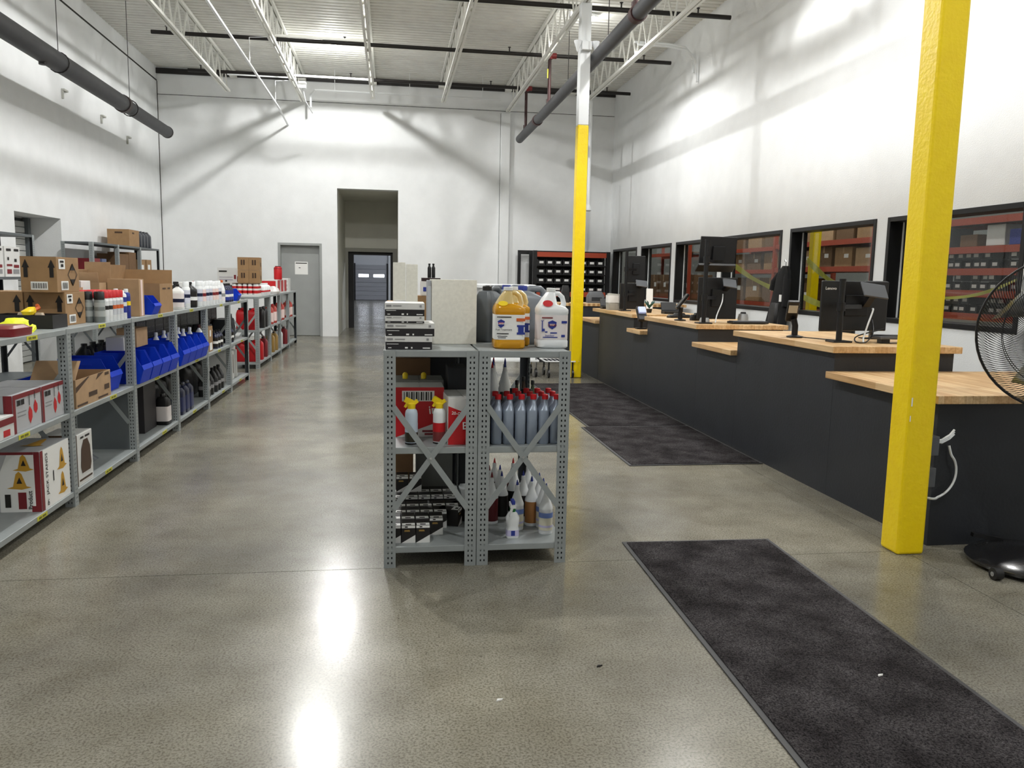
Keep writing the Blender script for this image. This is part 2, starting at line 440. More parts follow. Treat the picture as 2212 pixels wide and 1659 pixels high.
struct('wall_hall', MB().box(-6, 47.6, 0, 5, 48, 4.8).box(-6, YP, 4.6, 5, 48, 4.8).box(-6.2, YP, 0, -6, 48, 4.8).box(4.8, YP+0.25, 0, 5, 48, 4.8), M('hall_wall', '#cfd2d6', 0.7))
gd = thing('roller_door', 'grey sectional overhead door with two lit panes seen through the far doorway', 'door', (0, 47.55, 0))
GX0, GX1 = -2.02, -0.26
for k in range(8):
    z0 = 0.02+k*0.25
    pnl = MB().box(GX0, -0.05, z0+0.006, GX1, 0, z0+0.244)
    p = pnl.build('panel', gd, M('hall_door', '#a9abb0', 0.5))
    if k == 5:
        for (a, c) in ((0.10, 0.42), (0.58, 0.92)):
            W_ = GX1-GX0
            MB().box(GX0+a*W_, -0.057, z0+0.05, GX0+c*W_, -0.051, z0+0.21).build('pane', p, DAYWIN)
MB().box(GX0-0.08, -0.08, 0, GX0, 0, 2.1).box(GX1, -0.08, 0, GX1+0.08, 0, 2.1).build('track', gd, BLACKM)
MB().box(GX1+0.10, -0.12, 0, GX1+0.28, 0, 4).build('post', gd, WHITE)
# recessed roller door in the left wall
struct('wall_recess', MB().box(XL-0.62, RY0-0.1, 0, XL-0.5, RY1+0.1, RZ+0.2), WALL)
rd = thing('roller_shutter', 'light grey slatted roller shutter set deep in the left wall recess', 'shutter', (XL-0.47, 0, 0))
for k in range(24):
    MB().box(-0.012, RY0+0.05, 0.02+k*0.088, 0.012, RY1-0.16, 0.02+k*0.088+0.078).build('slat', rd, M('shutter_slat', '#b9bbb8', 0.5))
MB().box(-0.03, RY0+0.02, 0.0, -0.013, RY1-0.06, RZ-0.02).build('backing', rd, M('shutter_gap', '#2d2f30', 0.6))
MB().box(-0.013, RY1-0.15, 0.0, 0.06, RY1-0.06, RZ-0.01).build('guide_rail', rd, STEELD)
# windows in the right wall
for i, (y0, y1) in enumerate(WINS):
    wn = thing('window_%d' % (i+1), None, None); wn['kind'] = 'structure'
    t = 0.05
    b = MB().box(XR-0.012, y0, WZ0, XR+0.21, y0+t, WZ1).box(XR-0.012, y1-t, WZ0, XR+0.21, y1, WZ1)
    b.box(XR-0.012, y0+t, WZ1-t, XR+0.21, y1-t, WZ1).box(XR-0.012, y0+t, WZ0, XR+0.21, y1-t, WZ0+t)
    b.build('window_frame', wn, BLACKM, bevel=0.003)
    MB().box(XR+0.150, y0+t, WZ0+t, XR+0.156, y1-t, WZ1-t).build('pane', wn, GLASS)
    MB().box(XR+0.135, y1-t-0.012, WZ0+t, XR+0.149, y1-t-0.001, WZ1-t).build('bead', wn, WHITE)
# roof joists
def joist(x, label, ends=18.4):
    j = thing('roof_joist', label, 'joist', (x, 0, 0), 0)
    yN = YF+0.1
    for nm, z0, zt, y1 in (('top_chord', 5.735, 5.795, YB-0.05), ('bottom_chord', 5.19, 5.235, ends)):
        MB().box(-0.05, yN, z0, -0.012, y1, zt).box(0.012, yN, z0, 0.05, y1, zt).build(nm, j, JOIST)
    if 'web' not in PROTO:
        PROTO['web'] = [MB().bar((0, -0.30, 5.21), (0, 0.0, 5.76), 0.024, 0.024).build('web_bar', None, JOIST).data,
                        MB().bar((0, 0.0, 5.76), (0, 0.30, 5.21), 0.024, 0.024).build('web_bar', None, JOIST).data]
        for o in [q for q in COL.objects if q.name.startswith('web_bar')]: bpy.data.objects.remove(o)
    y = 6.9
    while y < 18.6:
        for md in PROTO['web']:
            o = bpy.data.objects.new('web_bar', md); COL.objects.link(o); o.parent = j; o.location = (0, y, 0)
        y += 0.62
    MB().box(-0.07, YB-0.22, 5.64, 0.07, YB-0.02, 5.735).build('seat', j, JOIST)
    return j
for i, x in enumerate([-3.4, -1.93, -0.39, 1.13, 2.65, 4.15]):
    joist(x, '%s white open-web roof joist counting from the left wall' % ORD[i], {1: 19.05, 4: 19.05, 5: 17.4}.get(i, 18.4))
# cross bridging between joists, thin white bars along the deck
for k, (y, z) in enumerate(((14.3, 5.28), (17.0, 5.28), (13.4, 5.72), (11.6, 5.70))):
    o = MB().bar((-1.88, y, z), (-0.44, y, z-0.005), 0.035, 0.035).build('bridging_bar', None, JOIST) if k < 2 else MB().bar((XL+0.05, y, z), (XR-0.1, y, z), 0.02, 0.02).build('bridging_bar', None, JOIST)
    tag(o, ['white bridging bar between second and third joists before the lamp', 'white bridging bar between second and third joists behind the lamp', 'thin white rod running across under the deck near the lamp', 'thin white rod running across under the deck nearest the viewer'][k], 'bar')
# sprinkler branch lines (black) running across through the joist webs
for k, (y, x0, lab) in enumerate(((12.36, 0.2, 'black sprinkler branch pipe nearest the viewer, across the upper edge'), (15.05, -4.0, 'black sprinkler branch pipe passing in front of the bright ceiling lamp'), (17.65, -4.02, 'black sprinkler branch pipe nearest the back wall'))):
    p = thing('sprinkler_pipe', lab, 'pipe', (0, y, 5.42), 0)
    MB().tube([(x0, 0, 0), (5.12, 0, 0)], 0.034, 10).build('pipe', p, BLKPIPE, smooth=40)
    for q in (x0+0.25, x0+3.2, x0+6.1, 4.6):
        if q < 5: MB().tube([(q, 0, 0.03), (q, 0, 0.10)], 0.012, 6).lathe([(0.028, 0.10), (0.028, 0.108)], q, 0, 8).build('sprinkler_head', p, BLKPIPE)
# large mains along the room
p = thing('sprinkler_main', 'dark grey main pipe hanging along the left wall', 'pipe', (-4.3, 0, 4.10))
MB().tube([(0, YF+0.2, 0), (0, 14.4, 0)], 0.125, 20).build('pipe', p, GREYPIPE, smooth=40)
MB().tube([(0, 14.4, 0), (0, 17.0, 0)], 0.108, 20).build('end_pipe', p, GREYPIPE, smooth=40)
MB().tube([(0, 14.33, 0), (0, 14.46, 0)], 0.14, 20).build('coupling', p, M('coupling', '#3f3231', 0.5), smooth=40)
MB().tube([(0, 17.0, 0), (0, 17.05, 0)], 0.115, 20).build('end_cap', p, BLKPIPE, smooth=40)
MB().tube([(0, 11.3, -0.09), (0, 11.3, -0.15)], 0.05, 10).build('branch_outlet', p, BLKPIPE)
for y in (9.5, 11.8, 14.75):
    MB().tube([(0, y, 0.12), (0, y, 1.72)], 0.005, 6).tube([(0.13*math.sin(a), y, 0.13*math.cos(a)) for a in [q*PI/8 for q in range(17)]], 0.009, 6).build('hanger_rod', p, BLKPIPE)
p = thing('sprinkler_main', 'dark grey main pipe rising toward the viewer beside the far yellow column', 'pipe', (2.84, 0, 4.50))
MB().tube([(0, 4.0, 0), (0, 18.45, 0)], 0.088, 18).build('pipe', p, GREYPIPE, smooth=40)
for y in (9.6, 16.2): MB().tube([(0, y-0.06, 0), (0, y+0.06, 0)], 0.105, 18).build('coupling', p, DKRED, smooth=40)
for y in (9.7, 15.05, 17.65):
    MB().tube([(0, y, 0.08), (0, y, 0.93)], 0.03, 10).tube([(0, y, 0.08), (0, y, 0.16)], 0.05, 10).build('riser', p, DKRED, smooth=40)
    MB().tube([(0, y, 0.86), (0, y, 0.98)], 0.055, 10).tube([(-0.12, y, 0.92), (0.12, y, 0.92)], 0.05, 10).build('tee_fitting', p, REDPIPE, smooth=40)
MB().box(-0.05, 15.0, 0.52, -0.03, 15.02, 0.68).build('hang_tag', p, PRICE)
for y in (11.0, 13.5): MB().tube([(0.02, y, 0.08), (0.02, y, 1.28)], 0.006, 6).build('hanger_rod', p, BLKPIPE)
# white conduits
c = MB().tube([(-2.27, 3, 4.78), (-2.27, 17.6, 4.78), (-2.27, YB, 4.70)], 0.022, 8)
for y in (11.0, 14.2, 17.2): c.tube([(-2.27, y, 4.79), (-2.27, y, 5.2), (-1.96, y+0.1, 5.25)], 0.006, 5)
tag(c.build('conduit', None, WHITE, smooth=40), 'long white conduit hung along the room beside the second joist', 'conduit')
c = MB().tube([(-1.72, 18.6, 5.0), (-1.72, 18.6, 5.27), (-1.62, 18.5, 5.34), (-1.2, 18.5, 5.34), (2.4, 18.5, 5.34)], 0.022, 8)
for x in (-1.2, 0.4, 2.0): c.tube([(x, 18.5, 5.34), (x, 18.5, 5.80)], 0.006, 5)
tag(c.build('conduit', None, WHITE, smooth=40), 'white conduit with a bent end crossing just before the back wall', 'conduit')
c = MB().tube([(-3.2, 17.3, 5.30), (-1.95, 17.3, 5.30)], 0.014, 8).box(-1.83, 17.2, 5.10, -1.68, 17.32, 5.22).tube([(-1.75, 17.26, 5.1), (-1.72, 17.5, 4.9), (-1.62, 17.9, 4.75)], 0.012, 6)
tag(c.build('junction_box', None, WHITE), 'small white junction box with cable beside the second joist', 'box')
c = MB().tube([(4.1, 14.0, 5.45), (4.7, 14.0, 5.45), (5.0, 14.0, 5.42), (5.13, 14.0, 5.30), (5.17, 14.0, 5.0)], 0.02, 8).tube([(4.1, 13.8, 5.36), (4.6, 13.8, 5.36), (4.95, 13.8, 5.32), (5.12, 13.8, 5.15), (5.17, 13.8, 4.8)], 0.02, 8)
tag(c.build('conduit', None, WHITE, smooth=40), 'pair of white conduits bending down onto the right wall', 'conduit')
p = thing('power_drop', 'slim white power pole hanging beside the far yellow column', 'power drop', (4.2, 17.4, 0))
MB().tube([(0, 0, 5.2), (0, 0, 2.98)], 0.035, 10).build('pole', p, WHITE, smooth=40)
MB().lathe([(0.05, 2.88), (0.075, 2.90), (0.075, 2.96), (0.04, 3.02)], n=12).build('outlet_plug', p, WHITE, smooth=40)
# lamps under the deck
for i, (x, y) in enumerate(ROOM_LIGHTS[:8]):
    p = thing('ceiling_lamp', 'bright ceiling lamp glowing under the deck between second and third joists' if i == 0 else 'ceiling lamp %s of the %s row, before the viewer' % (ORD[i % 4], 'left' if i < 4 else 'right'), 'lamp', (x, y, 0))
    MB().lathe([(0.05, 5.795), (0.05, 5.775), (0.11, 5.76), (0.11, 5.725)], n=16).build('housing', p, WHITE, smooth=40)
    MB().lathe([(0.095, 5.724), (0.095, 5.71), (0.07, 5.695), (0.02, 5.69)], n=16).build('lens', p, GLOW, smooth=40)
# small wall bracket on the left wall
for k, (y, z) in enumerate(((17.0, 3.95), (15.6, 4.08), (13.9, 4.15))):
    o = MB().box(XL, y-0.08, z, XL+0.05, y+0.08, z+0.03).box(XL, y-0.08, z-0.12, XL+0.03, y-0.05, z).build('wall_bracket', None, M('bracket', '#b5b5ae', 0.6), bevel=0.004)
    tag(o, '%s small white pipe bracket on the left wall below the main pipe, from the back' % ORD[k], 'bracket')

# columns
for (x0, y0, top, lab, near) in ((2.655, 3.80, 5.75, 'tall yellow square column standing nearest by the counter corner', True), (2.58, 11.43, 5.19, 'far square column, yellow below and white above, at the counter end', False)):
    s_ = 0.155
    c = thing('column', lab, 'column', (x0+s_/2, y0+s_/2, 0))
    h = s_/2
    if near: NEARCOL = c
    zy = 3.56
    MB().box(-h, -h, 0, h, h, zy).build('yellow_section', c, YELLOW, bevel=0.014)
    MB().box(-h+0.002, -h+0.002, zy, h-0.002, h-0.002, top).build('white_section', c, WHITE, bevel=0.012)
MB().box(2.655+0.010, 3.797, 0.80, 2.655+0.016, 3.7995, 0.845).box(2.655+0.008, 3.797, 0.72, 2.655+0.012, 3.7995, 0.75).build('paint_chip', NEARCOL, PAPER, loc=(-2.7325, -3.8775, 0))
el = thing('emergency_light', 'white two-headed emergency light high on the far column', 'light', (2.66, 11.40, 4.62))
MB().box(-0.07, -0.04, -0.07, 0.07, 0.025, 0.05).build('housing', el, WHITE, bevel=0.008)
for s in (-1, 1):
    MB().lathe([(0.012, -0.10), (0.03, -0.04), (0.055, 0.03), (0.055, 0.045)], s*0.125, -0.02, 12).build('lamp_head', el, WHITE, smooth=50)
# ================================================================ warehouse seen through the windows
struct('wall_warehouse', MB().box(13.8, YF-0.3, 0, 14.1, 30, 6.2).box(XR+0.2, YF-0.3, 0, 13.8, YF, 6.2).box(5.4, 29.7, 0, 13.8, 30, 6.2).box(XR+0.0, YB+T, 0, XR+0.2, 29.7, 6.2), M('warehouse_wall', '#8e8f8c', 0.8))
struct('ceiling_warehouse', MB().box(XR+0.2, YF-0.3, 6.0, 14.1, 30, 6.2), M('warehouse_deck', '#77786f', 0.8))
def rack(x, y0, y1, beams, lab, depth=0.9):
    r = thing('pallet_rack', lab, 'rack', (x, y0, 0))
    L_ = y1-y0
    for yy in (0, L_):
        for xx in (0, depth):
            MB().box(xx-0.04, yy-0.045, 0, xx+0.04, yy+0.045, 3.4).build('upright', r, ORANGE)
    for z in beams:
        MB().box(-0.03, 0.045, z-0.10, 0.02, L_-0.045, z).build('beam', r, ORANGE)
        MB().box(depth-0.02, 0.045, z-0.10, depth+0.03, L_-0.045, z).build('beam', r, ORANGE)
        MB().box(0.02, 0.05, z-0.035, depth-0.02, L_-0.05, z-0.005).build('deck', r, CARD3)
    return r
rack(8.5, 9.7, 13.2, (0.72, 1.03, 1.37, 1.69, 2.01, 2.43), 'orange rack of small black bins behind the window nearest the viewer')
rack(8.5, 13.5, 17.3, (0.9, 1.76, 2.27), 'orange pallet rack with brown cartons behind the second window from the viewer')
rack(9.2, 17.6, 22.0, (0.95, 1.75, 2.3), 'orange pallet rack far behind the middle windows')
rack(8.5, 22.6, 27.6, (0.92, 2.28), 'orange pallet rack farthest back behind the windows by the corner')
def wbin():
    t = thing('parts_bin', '', 'bin')
    MB().box(-0.16, -0.085, 0, 0.16, 0.085, 0.006).box(-0.16, -0.085, 0.006, -0.15, 0.085, 0.10).box(0.15, -0.085, 0.006, 0.16, 0.085, 0.13).box(-0.15, -0.085, 0.006, 0.15, -0.075, 0.12).box(-0.15, 0.075, 0.006, 0.15, 0.085, 0.12).build('shell', t, BLACK)
    MB().box(-0.163, -0.05, 0.035, -0.1605, 0.045, 0.085).build('label', t, PAPER)
    return t
for zi, z in enumerate((0.72, 1.03, 1.37, 1.69)):
    n = 0
    for y in [9.86+0.19*q for q in range(17)]:
        n += 1
        if random.random() < 0.12: continue
        for k in range(2):
            if k == 1 and (zi == 0 or random.random() < 0.25): continue
            inst('wbin', wbin, (8.72+random.uniform(-0.02, 0.04), y, z+0.132*k), 0, 'black bin behind the nearest window, %s level, %s tier, %s from near end' % (ORD[zi], ('lower', 'upper')[k], ORD[n-1]), 'black parts bins on the rack')
for k, y in enumerate((10.0, 10.45, 11.0, 11.6, 12.1, 12.6)):
    o = MB().box(8.55, y, 2.012, 8.95, y+0.36, 2.012+(0.22, 0.3, 0.18, 0.3, 0.25, 0.22)[k]).build('bulk_carton', None, (BLUEP, WHITEB, CARD3, M('grey_tote', '#6b7078', 0.5), BLUEP, CARD)[k], bevel=0.01)
    tag(o, '%s box from the near end on the top level of the bin rack' % ORD[k], 'box')
def carton_plain(w, d, h, mat):
    def fn():
        t = thing('carton', '', 'box')
        MB().box(-w/2, -d/2, 0, w/2, d/2, h).build('body', t, mat, bevel=0.004)
        MB().box(-w/2-0.002, -0.03, h*0.7, -w/2+0.0, 0.03, h).box(-w/2, -0.03, h, w/2, 0.03, h+0.001).build('tape', t, CARD2)
        MB().box(-w/2-0.003, -d*0.3, h*0.45, -w/2-0.001, -d*0.05, h*0.65).build('label', t, PAPER)
        return t
    return fn
for li, z in enumerate((0.0, 0.9, 1.76, 2.27)):
    for k in range(5):
        y = 13.95+k*0.72
        if (li, k) in ((1, 2), (2, 4)): continue
        s_ = (0.75, 0.62, 0.40, 0.55)[li]*(0.85+0.15*((k*7+li*3) % 3)/2)
        inst('wc%d%d' % (li, k % 3), carton_plain(0.6, 0.6, s_, (CARD, CARD3, CARD2)[(k+li) % 3]), (8.9, y, z), 0, 'brown carton %s from the near end on the %s level behind the second window' % (ORD[k], ('floor', 'lower', 'middle', 'top')[li]), 'cartons on the orange pallet rack')
for li, z in enumerate((0.0, 0.95, 1.75, 2.3)):
    for k in range(4):
        inst('wd%d%d' % (li, k % 2), carton_plain(0.7, 0.8, (0.7, 0.6, 0.42, 0.7)[li], (CARD3, CARD)[(k+li) % 2]), (9.68, 18.2+k*0.98, z), 0, 'brown carton %s from the near end on the %s level behind the middle windows' % (ORD[k], ('floor', 'lower', 'middle', 'top')[li]), 'cartons on the far pallet rack')
for k in range(5):
    inst('wd00', None, (8.95, 23.2+k*0.95, 0.92), 0, 'brown carton %s from the near end on the rack farthest behind the windows' % ORD[k], 'cartons on the farthest rack')
c = thing('column', 'yellow column in the warehouse behind the second window from the viewer', 'column', (6.55, 12.0, 0))
MB().box(-0.065, -0.065, 0, 0.065, 0.065, 3.6).build('yellow_section', c, YELLOW, bevel=0.01)
MB().box(-0.06, -0.06, 3.6, 0.06, 0.06, 6.0).build('white_section', c, WHITE)
def tape(a, b_, lab, w_=0.075):
    a = Vector(a); b_ = Vector(b_); m_ = MB(); n = 14; vs = []
    for i in range(n+1):
        t = i/n; p = a.lerp(b_, t); p.z -= 0.06*math.sin(PI*t); tw = 0.5*math.sin(t*9)
        vs += [tuple(p+Vector((math.sin(tw)*w_/2, 0, w_/2))), tuple(p-Vector((math.sin(tw)*w_/2, 0, w_/2)))]
    m_.add(vs, [(2*i, 2*i+1, 2*i+3, 2*i+2) for i in range(n)])
    o = m_.build('caution_tape', None, M('caution_tape', '#d9d35a', 0.5))
    sd = o.modifiers.new('thick', 'SOLIDIFY'); sd.thickness = 0.001
    tag(o, lab, 'tape')
tape((5.6, 13.0, 1.75), (5.62, 10.9, 1.26), 'yellow caution tape sloping down behind the window left of the black jacket')
tape((5.6, 10.45, 1.74), (5.6, 9.2, 1.32), 'yellow caution tape sloping behind the second window, upper strip')
tape((5.6, 10.5, 1.24), (5.6, 9.0, 1.12), 'yellow caution tape behind the second window, lower strip')
tape((5.6, 7.6, 1.30), (5.6, 6.5, 1.55), 'thin yellow caution tape behind the window nearest the viewer', 0.03)

# ================================================================ service counters
UNITS = [(0.0, 1.065, 0, 'low near end unit behind the yellow column'), (1.065, 2.605, 1, 'near raised station'), (2.605, 3.515, 0, 'low unit between near and middle stations'), (3.515, 5.075, 1, 'middle raised station'), (5.075, 5.615, 0, 'low unit under the hanging card reader'), (5.615, 7.268, 1, 'far raised station'), (7.276, 8.37, 0, 'low far end unit beside the far column')]
for (a, c_, hi, lab) in UNITS:
    cb = thing('counter_unit', 'black painted service counter section, '+lab, 'counter', (2.92, 3.93+a, 0)); L_ = c_-a
    hz = 0.967 if hi else 0.799
    MB().box(0, 0.001, 0, 0.03, L_-0.001, hz).build('front_panel', cb, BLKPANEL)
    wx = 1.95 if a == 0 else 0.87
    MB().box(0.03, 0.001, 0, wx, 0.03, hz).build('end_panel', cb, BLKPANEL)
    MB().box(0.03, L_-0.03, 0, 0.87, L_-0.001, hz).build('end_panel', cb, BLKPANEL)
def top(name, x0, y0, z1, x1, y1, lab, t=0.045):
    o = MB().box(-(x1-x0)/2, -(y1-y0)/2, 0, (x1-x0)/2, (y1-y0)/2, t).build(name, None, WOOD, bevel=0.004)
    o.location = ((x0+x1)/2, (y0+y1)/2, z1-t)
    return tag(o, lab, 'worktop')
top('butcher_block', 2.885, 4.965, 1.013, 3.83, 6.56, 'raised butcher block worktop nearest the viewer, under the screen marked Lenovo')
top('butcher_block', 2.885, 7.42, 1.013, 3.83, 9.03, 'raised butcher block worktop of the middle station under the tall double screen')
top('butcher_block', 2.885, 9.53, 1.013, 3.83, 11.48, 'raised butcher block worktop of the far station with the paper bag')
top('butcher_block_ledge', 2.86, 3.86, 0.845, 4.95, 4.995, 'low wide butcher block ledge at the near end behind the yellow column')
top('butcher_block_ledge', 2.86, 6.535, 0.845, 3.85, 7.445, 'low butcher block ledge between the near and middle stations')
top('butcher_block_ledge', 2.83, 9.01, 0.845, 3.85, 9.545, 'low butcher block ledge between middle and far stations under a card reader')
top('butcher_block_ledge', 2.86, 11.21, 0.845, 3.85, 12.30, 'low butcher block ledge at the far end beside the far column')
ec = thing('back_counter', 'dark far counter with pale wooden top crossing behind the far yellow column', 'counter', (2.45, 13.6, 0))
MB().box(0.03, 0.03, 0, 2.6, 0.7, 0.965).build('cabinet', ec, BLKPANEL)
MB().box(0, 0, 0.965, 2.65, 0.75, 1.013).build('worktop', ec, WOOD, bevel=0.004)

# ---- electronics on the counters
def cable(path, r, mat, lab, name='cable'):
    pts = [Vector(p) for p in path]; out = []
    for i in range(len(pts)-1):
        p0 = pts[max(i-1, 0)]; p1 = pts[i]; p2 = pts[i+1]; p3 = pts[min(i+2, len(pts)-1)]
        for k in range(6):
            t = k/6
            out.append(0.5*((2*p1)+(-p0+p2)*t+(2*p0-5*p1+4*p2-p3)*t*t+(-p0+3*p1-3*p2+p3)*t**3))
    out.append(pts[-1])
    return tag(MB().tube(out, r, 6).build(name, None, mat, smooth=60), lab, 'cable')
def monitor(loc, w_, h_, rz, lab, brand=None, tilt=0, name='monitor'):
    t = thing(name, lab, 'screen', loc, rz)
    MB().box(-w_/2, -0.012, 0, w_/2, 0.012, h_).build('back_shell', t, BLACK, bevel=0.006)
    MB().box(-w_/2+0.012, 0.0125, 0.012, w_/2-0.012, 0.0135, h_-0.012).build('screen', t, SCREEN)
    MB().box(-w_*0.17, -0.035, h_*0.3, w_*0.17, -0.012, h_*0.72).build('mount_plate', t, BLACKM, bevel=0.004)
    if brand: text(brand, 0.030, (-w_/2+0.068, -0.0128, h_-0.055), '-y', PAPER, t, 'lettering')
    t.rotation_euler = (tilt, 0, rz)
    return t
def pole(loc, h_, lab, arms):
    t = thing('monitor_pole', lab, 'stand', loc)
    MB().box(-0.07, -0.06, 0, 0.07, 0.06, 0.012).build('base_plate', t, BLACKM, bevel=0.003)
    MB().tube([(0, 0, 0.012), (0, 0, h_)], 0.021, 12).tube([(0, 0, h_), (0, 0, h_+0.015)], 0.024, 12).build('post', t, BLACKM, smooth=40)
    for (z, e) in arms:
        MB().tube([(0, 0, z-0.03), (0, 0, z+0.03)], 0.03, 12).bar((0, 0, z), e, 0.03, 0.03).build('arm', t, BLACKM)
    return t
Z = 1.0135
# near station
pole((3.135, 5.33, Z), 0.43, 'black monitor post on the near raised worktop', [(0.25, (0.22, 0.125, 0.25))])
monitor((3.335, 5.50, 1.085), 0.54, 0.36, 0.06, 'black monitor back marked Lenovo on the near raised worktop', 'Lenovo')
_m2 = monitor((3.60, 5.66, 1.08), 0.16, 0.37, -0.25, 'narrow black second screen beside the one marked Lenovo')
MB().bar((0, 0.03, 0.1), (0, 0.05, Z-1.08+0.006), 0.04, 0.012).box(-0.07, 0.0, Z-1.08, 0.07, 0.1, Z-1.08+0.008).build('stand', _m2, BLACK)
cd = thing('customer_display', 'small grey tilted customer display above the near monitor', 'screen', (3.40, 5.36, 1.33))
MB().obox((0, 0, 0.05), (0.20, 0.014, 0.115), (-0.6, 0.12, 0.1)).build('panel', cd, GREYPL, bevel=0.004)
MB().bar((0, 0.01, 0.03), (0.0, 0.10, -0.06), 0.05, 0.03).build('bracket', cd, BLACK)
kb = thing('keyboard', 'flat black keyboard on feet at the near station', 'keyboard', (3.60, 5.27, Z), 0.0)
MB().box(-0.22, -0.06, 0.03, 0.24, 0.08, 0.052).build('case', kb, GREYPL, bevel=0.006)
for s in (-0.16, 0.16): MB().box(s-0.03, -0.03, 0, s+0.03, 0.03, 0.03).build('foot', kb, BLACK)
MB().box(-0.2, -0.045, 0.052, 0.22, 0.065, 0.057).build('keys', kb, BLACK)
def card_reader(lab, loc, rz=0):
    t = thing('card_reader', lab, 'card reader', loc, rz)
    MB().lathe([(0.06, 0), (0.06, 0.01), (0.025, 0.02)], n=14).build('base', t, BLACKM, smooth=40)
    MB().tube([(0, 0, 0.015), (0, 0, 0.09), (0.01, 0.01, 0.14)], 0.023, 10).build('stem', t, BLACKM, smooth=40)
    bd = MB().obox((0.02, 0.02, 0.20), (0.085, 0.03, 0.19), (-0.65, 0, 0.5)).build('body', t, BLACK, bevel=0.008)
    R = Euler((-0.65, 0, 0.5)).to_matrix()
    c_ = Vector((0.02, 0.02, 0.20)) + R @ Vector((0, 0.0165, 0.03))
    MB().obox(c_, (0.065, 0.004, 0.07), (-0.65, 0, 0.5)).build('display', bd, M('reader_display', '#c9c4b4', 0.3))
    return t
card_reader('black card reader on a stem at the near station', (3.03, 5.77, Z), 2.3)
card_reader('black card reader tilted on a stem at the middle station', (2.98, 8.12, Z), -2.2)
t = thing('card_reader', 'black card reader with lit display hanging over the low ledge before the far station', 'card reader', (2.95, 9.35, 0.846))
MB().box(-0.06, -0.05, 0, 0.06, 0.05, 0.015).tube([(0, 0, 0.01), (0, 0, 0.15)], 0.02, 10).build('stand', t, BLACKM, bevel=0.002)
bd = MB().obox((0, 0, 0.18), (0.11, 0.05, 0.2), (-0.7, 0, 0)).build('body', t, BLACK, bevel=0.008)
MB().obox((0, -0.010, 0.222), (0.085, 0.042, 0.08), (-0.7, 0, 0)).build('display', bd, M('lit_display', '#aab4d8', 0.3, emit=0.4))
MB().tube([(0.07, -0.05, 0), (0.07, -0.05, 0.16)], 0.008, 6).build('stylus_holder', t, BLACK)
cable([(3.42, 5.40, 1.25), (3.40, 5.36, 1.24), (3.33, 5.30, 1.14), (3.28, 5.26, 1.05), (3.27, 5.24, 1.02)], 0.006, WHITE, 'white cable hanging below the near monitor to the worktop')
cable([(3.45, 5.44, 1.17), (3.40, 5.34, 1.08), (3.30, 5.24, 1.03), (3.24, 5.20, 1.02), (3.22, 5.26, 1.025), (3.28, 5.33, 1.06), (3.5, 5.36, 1.11)], 0.0045, BLACK, 'black looped cable beside the white one at the near station')
cable([(3.06, 5.77, 1.02), (3.1, 5.6, 1.02), (3.2, 5.4, 1.02)], 0.004, BLACK, 'thin black cord from the near card reader across the worktop')
# middle station
pole((3.03, 7.60, Z), 0.80, 'tall black monitor post at the middle station', [(0.62, (0.18, 0.27, 0.60)), (0.25, (0.2, 0.22, 0.25))])
monitor((3.265, 7.93, 1.535), 0.40, 0.34, 0.10, 'dark grey screen raised on top of the tall middle post', tilt=0.12)
PROTO['m1'] = monitor((3.275, 7.88, 1.045), 0.42, 0.42, 0.04, 'large black screen below on the tall middle post', None)
o = MB().obox((3.18, 7.74, 1.56), (0.40, 0.03, 0.10), (0.9, 0, 0.05)).build('customer_display', None, BLACK, bevel=0.005)
tag(o, 'flat dark tray display sticking out below the raised middle screen', 'screen')
cd = thing('customer_display', 'small grey tilted customer display on the middle station', 'screen', (3.34, 7.74, 1.36))
MB().obox((0, 0, 0.05), (0.15, 0.014, 0.10), (-0.6, 0.15, 0.1)).build('panel', cd, GREYPL, bevel=0.004)
MB().bar((0, 0.01, 0.03), (0.0, 0.12, -0.02), 0.05, 0.03).build('bracket', cd, BLACK)
cable([(3.30, 7.80, 1.30), (3.27, 7.74, 1.22), (3.2, 7.68, 1.1), (3.16, 7.62, 1.02)], 0.006, WHITE, 'white cable hanging below the large middle screen')
kb = thing('keyboard', 'dark keyboard on the right of the middle station', 'keyboard', (3.50, 7.62, Z), 0.05)
MB().box(-0.19, -0.07, 0.004, 0.19, 0.07, 0.024).build('case', kb, BLACK, bevel=0.005)
MB().box(-0.175, -0.055, 0.024, 0.175, 0.055, 0.029).build('keys', kb, GREYPL)
for k, (x, y, w_, h_, mt, nm, lab) in enumerate(((3.1, 7.75, 0.08, 0.05, SILVER, 'tape_dispenser', 'small silver tape dispenser at the foot of the middle post'), (3.2, 8.2, 0.16, 0.06, BLACK, 'phone', 'black desk phone behind the middle card reader'), (3.35, 8.5, 0.2, 0.05, YEL, 'glove_pair', 'black and yellow work gloves on the middle worktop'), (3.2, 8.75, 0.3, 0.035, BLACK, 'pad', 'black folded pad at the far end of the middle worktop'), (3.55, 7.85, 0.09, 0.09, SILVER, 'roll', 'silver paper roll right of the middle screen'))):
    t = thing(nm, lab, 'desk item', (x, y, Z), 0.2)
    MB().loft([sup(w_, 0.09, 0, e=0.5), sup(w_*1.02, 0.092, h_*0.5, e=0.5), sup(w_*0.85, 0.075, h_, e=0.5)]).build('body', t, mt, smooth=50)
    MB().loft([sup(w_*0.5, 0.06, h_+0.0005, e=0.5), sup(w_*0.4, 0.05, h_+0.018, e=0.5)]).build('upper_part', t, BLACK, smooth=50)
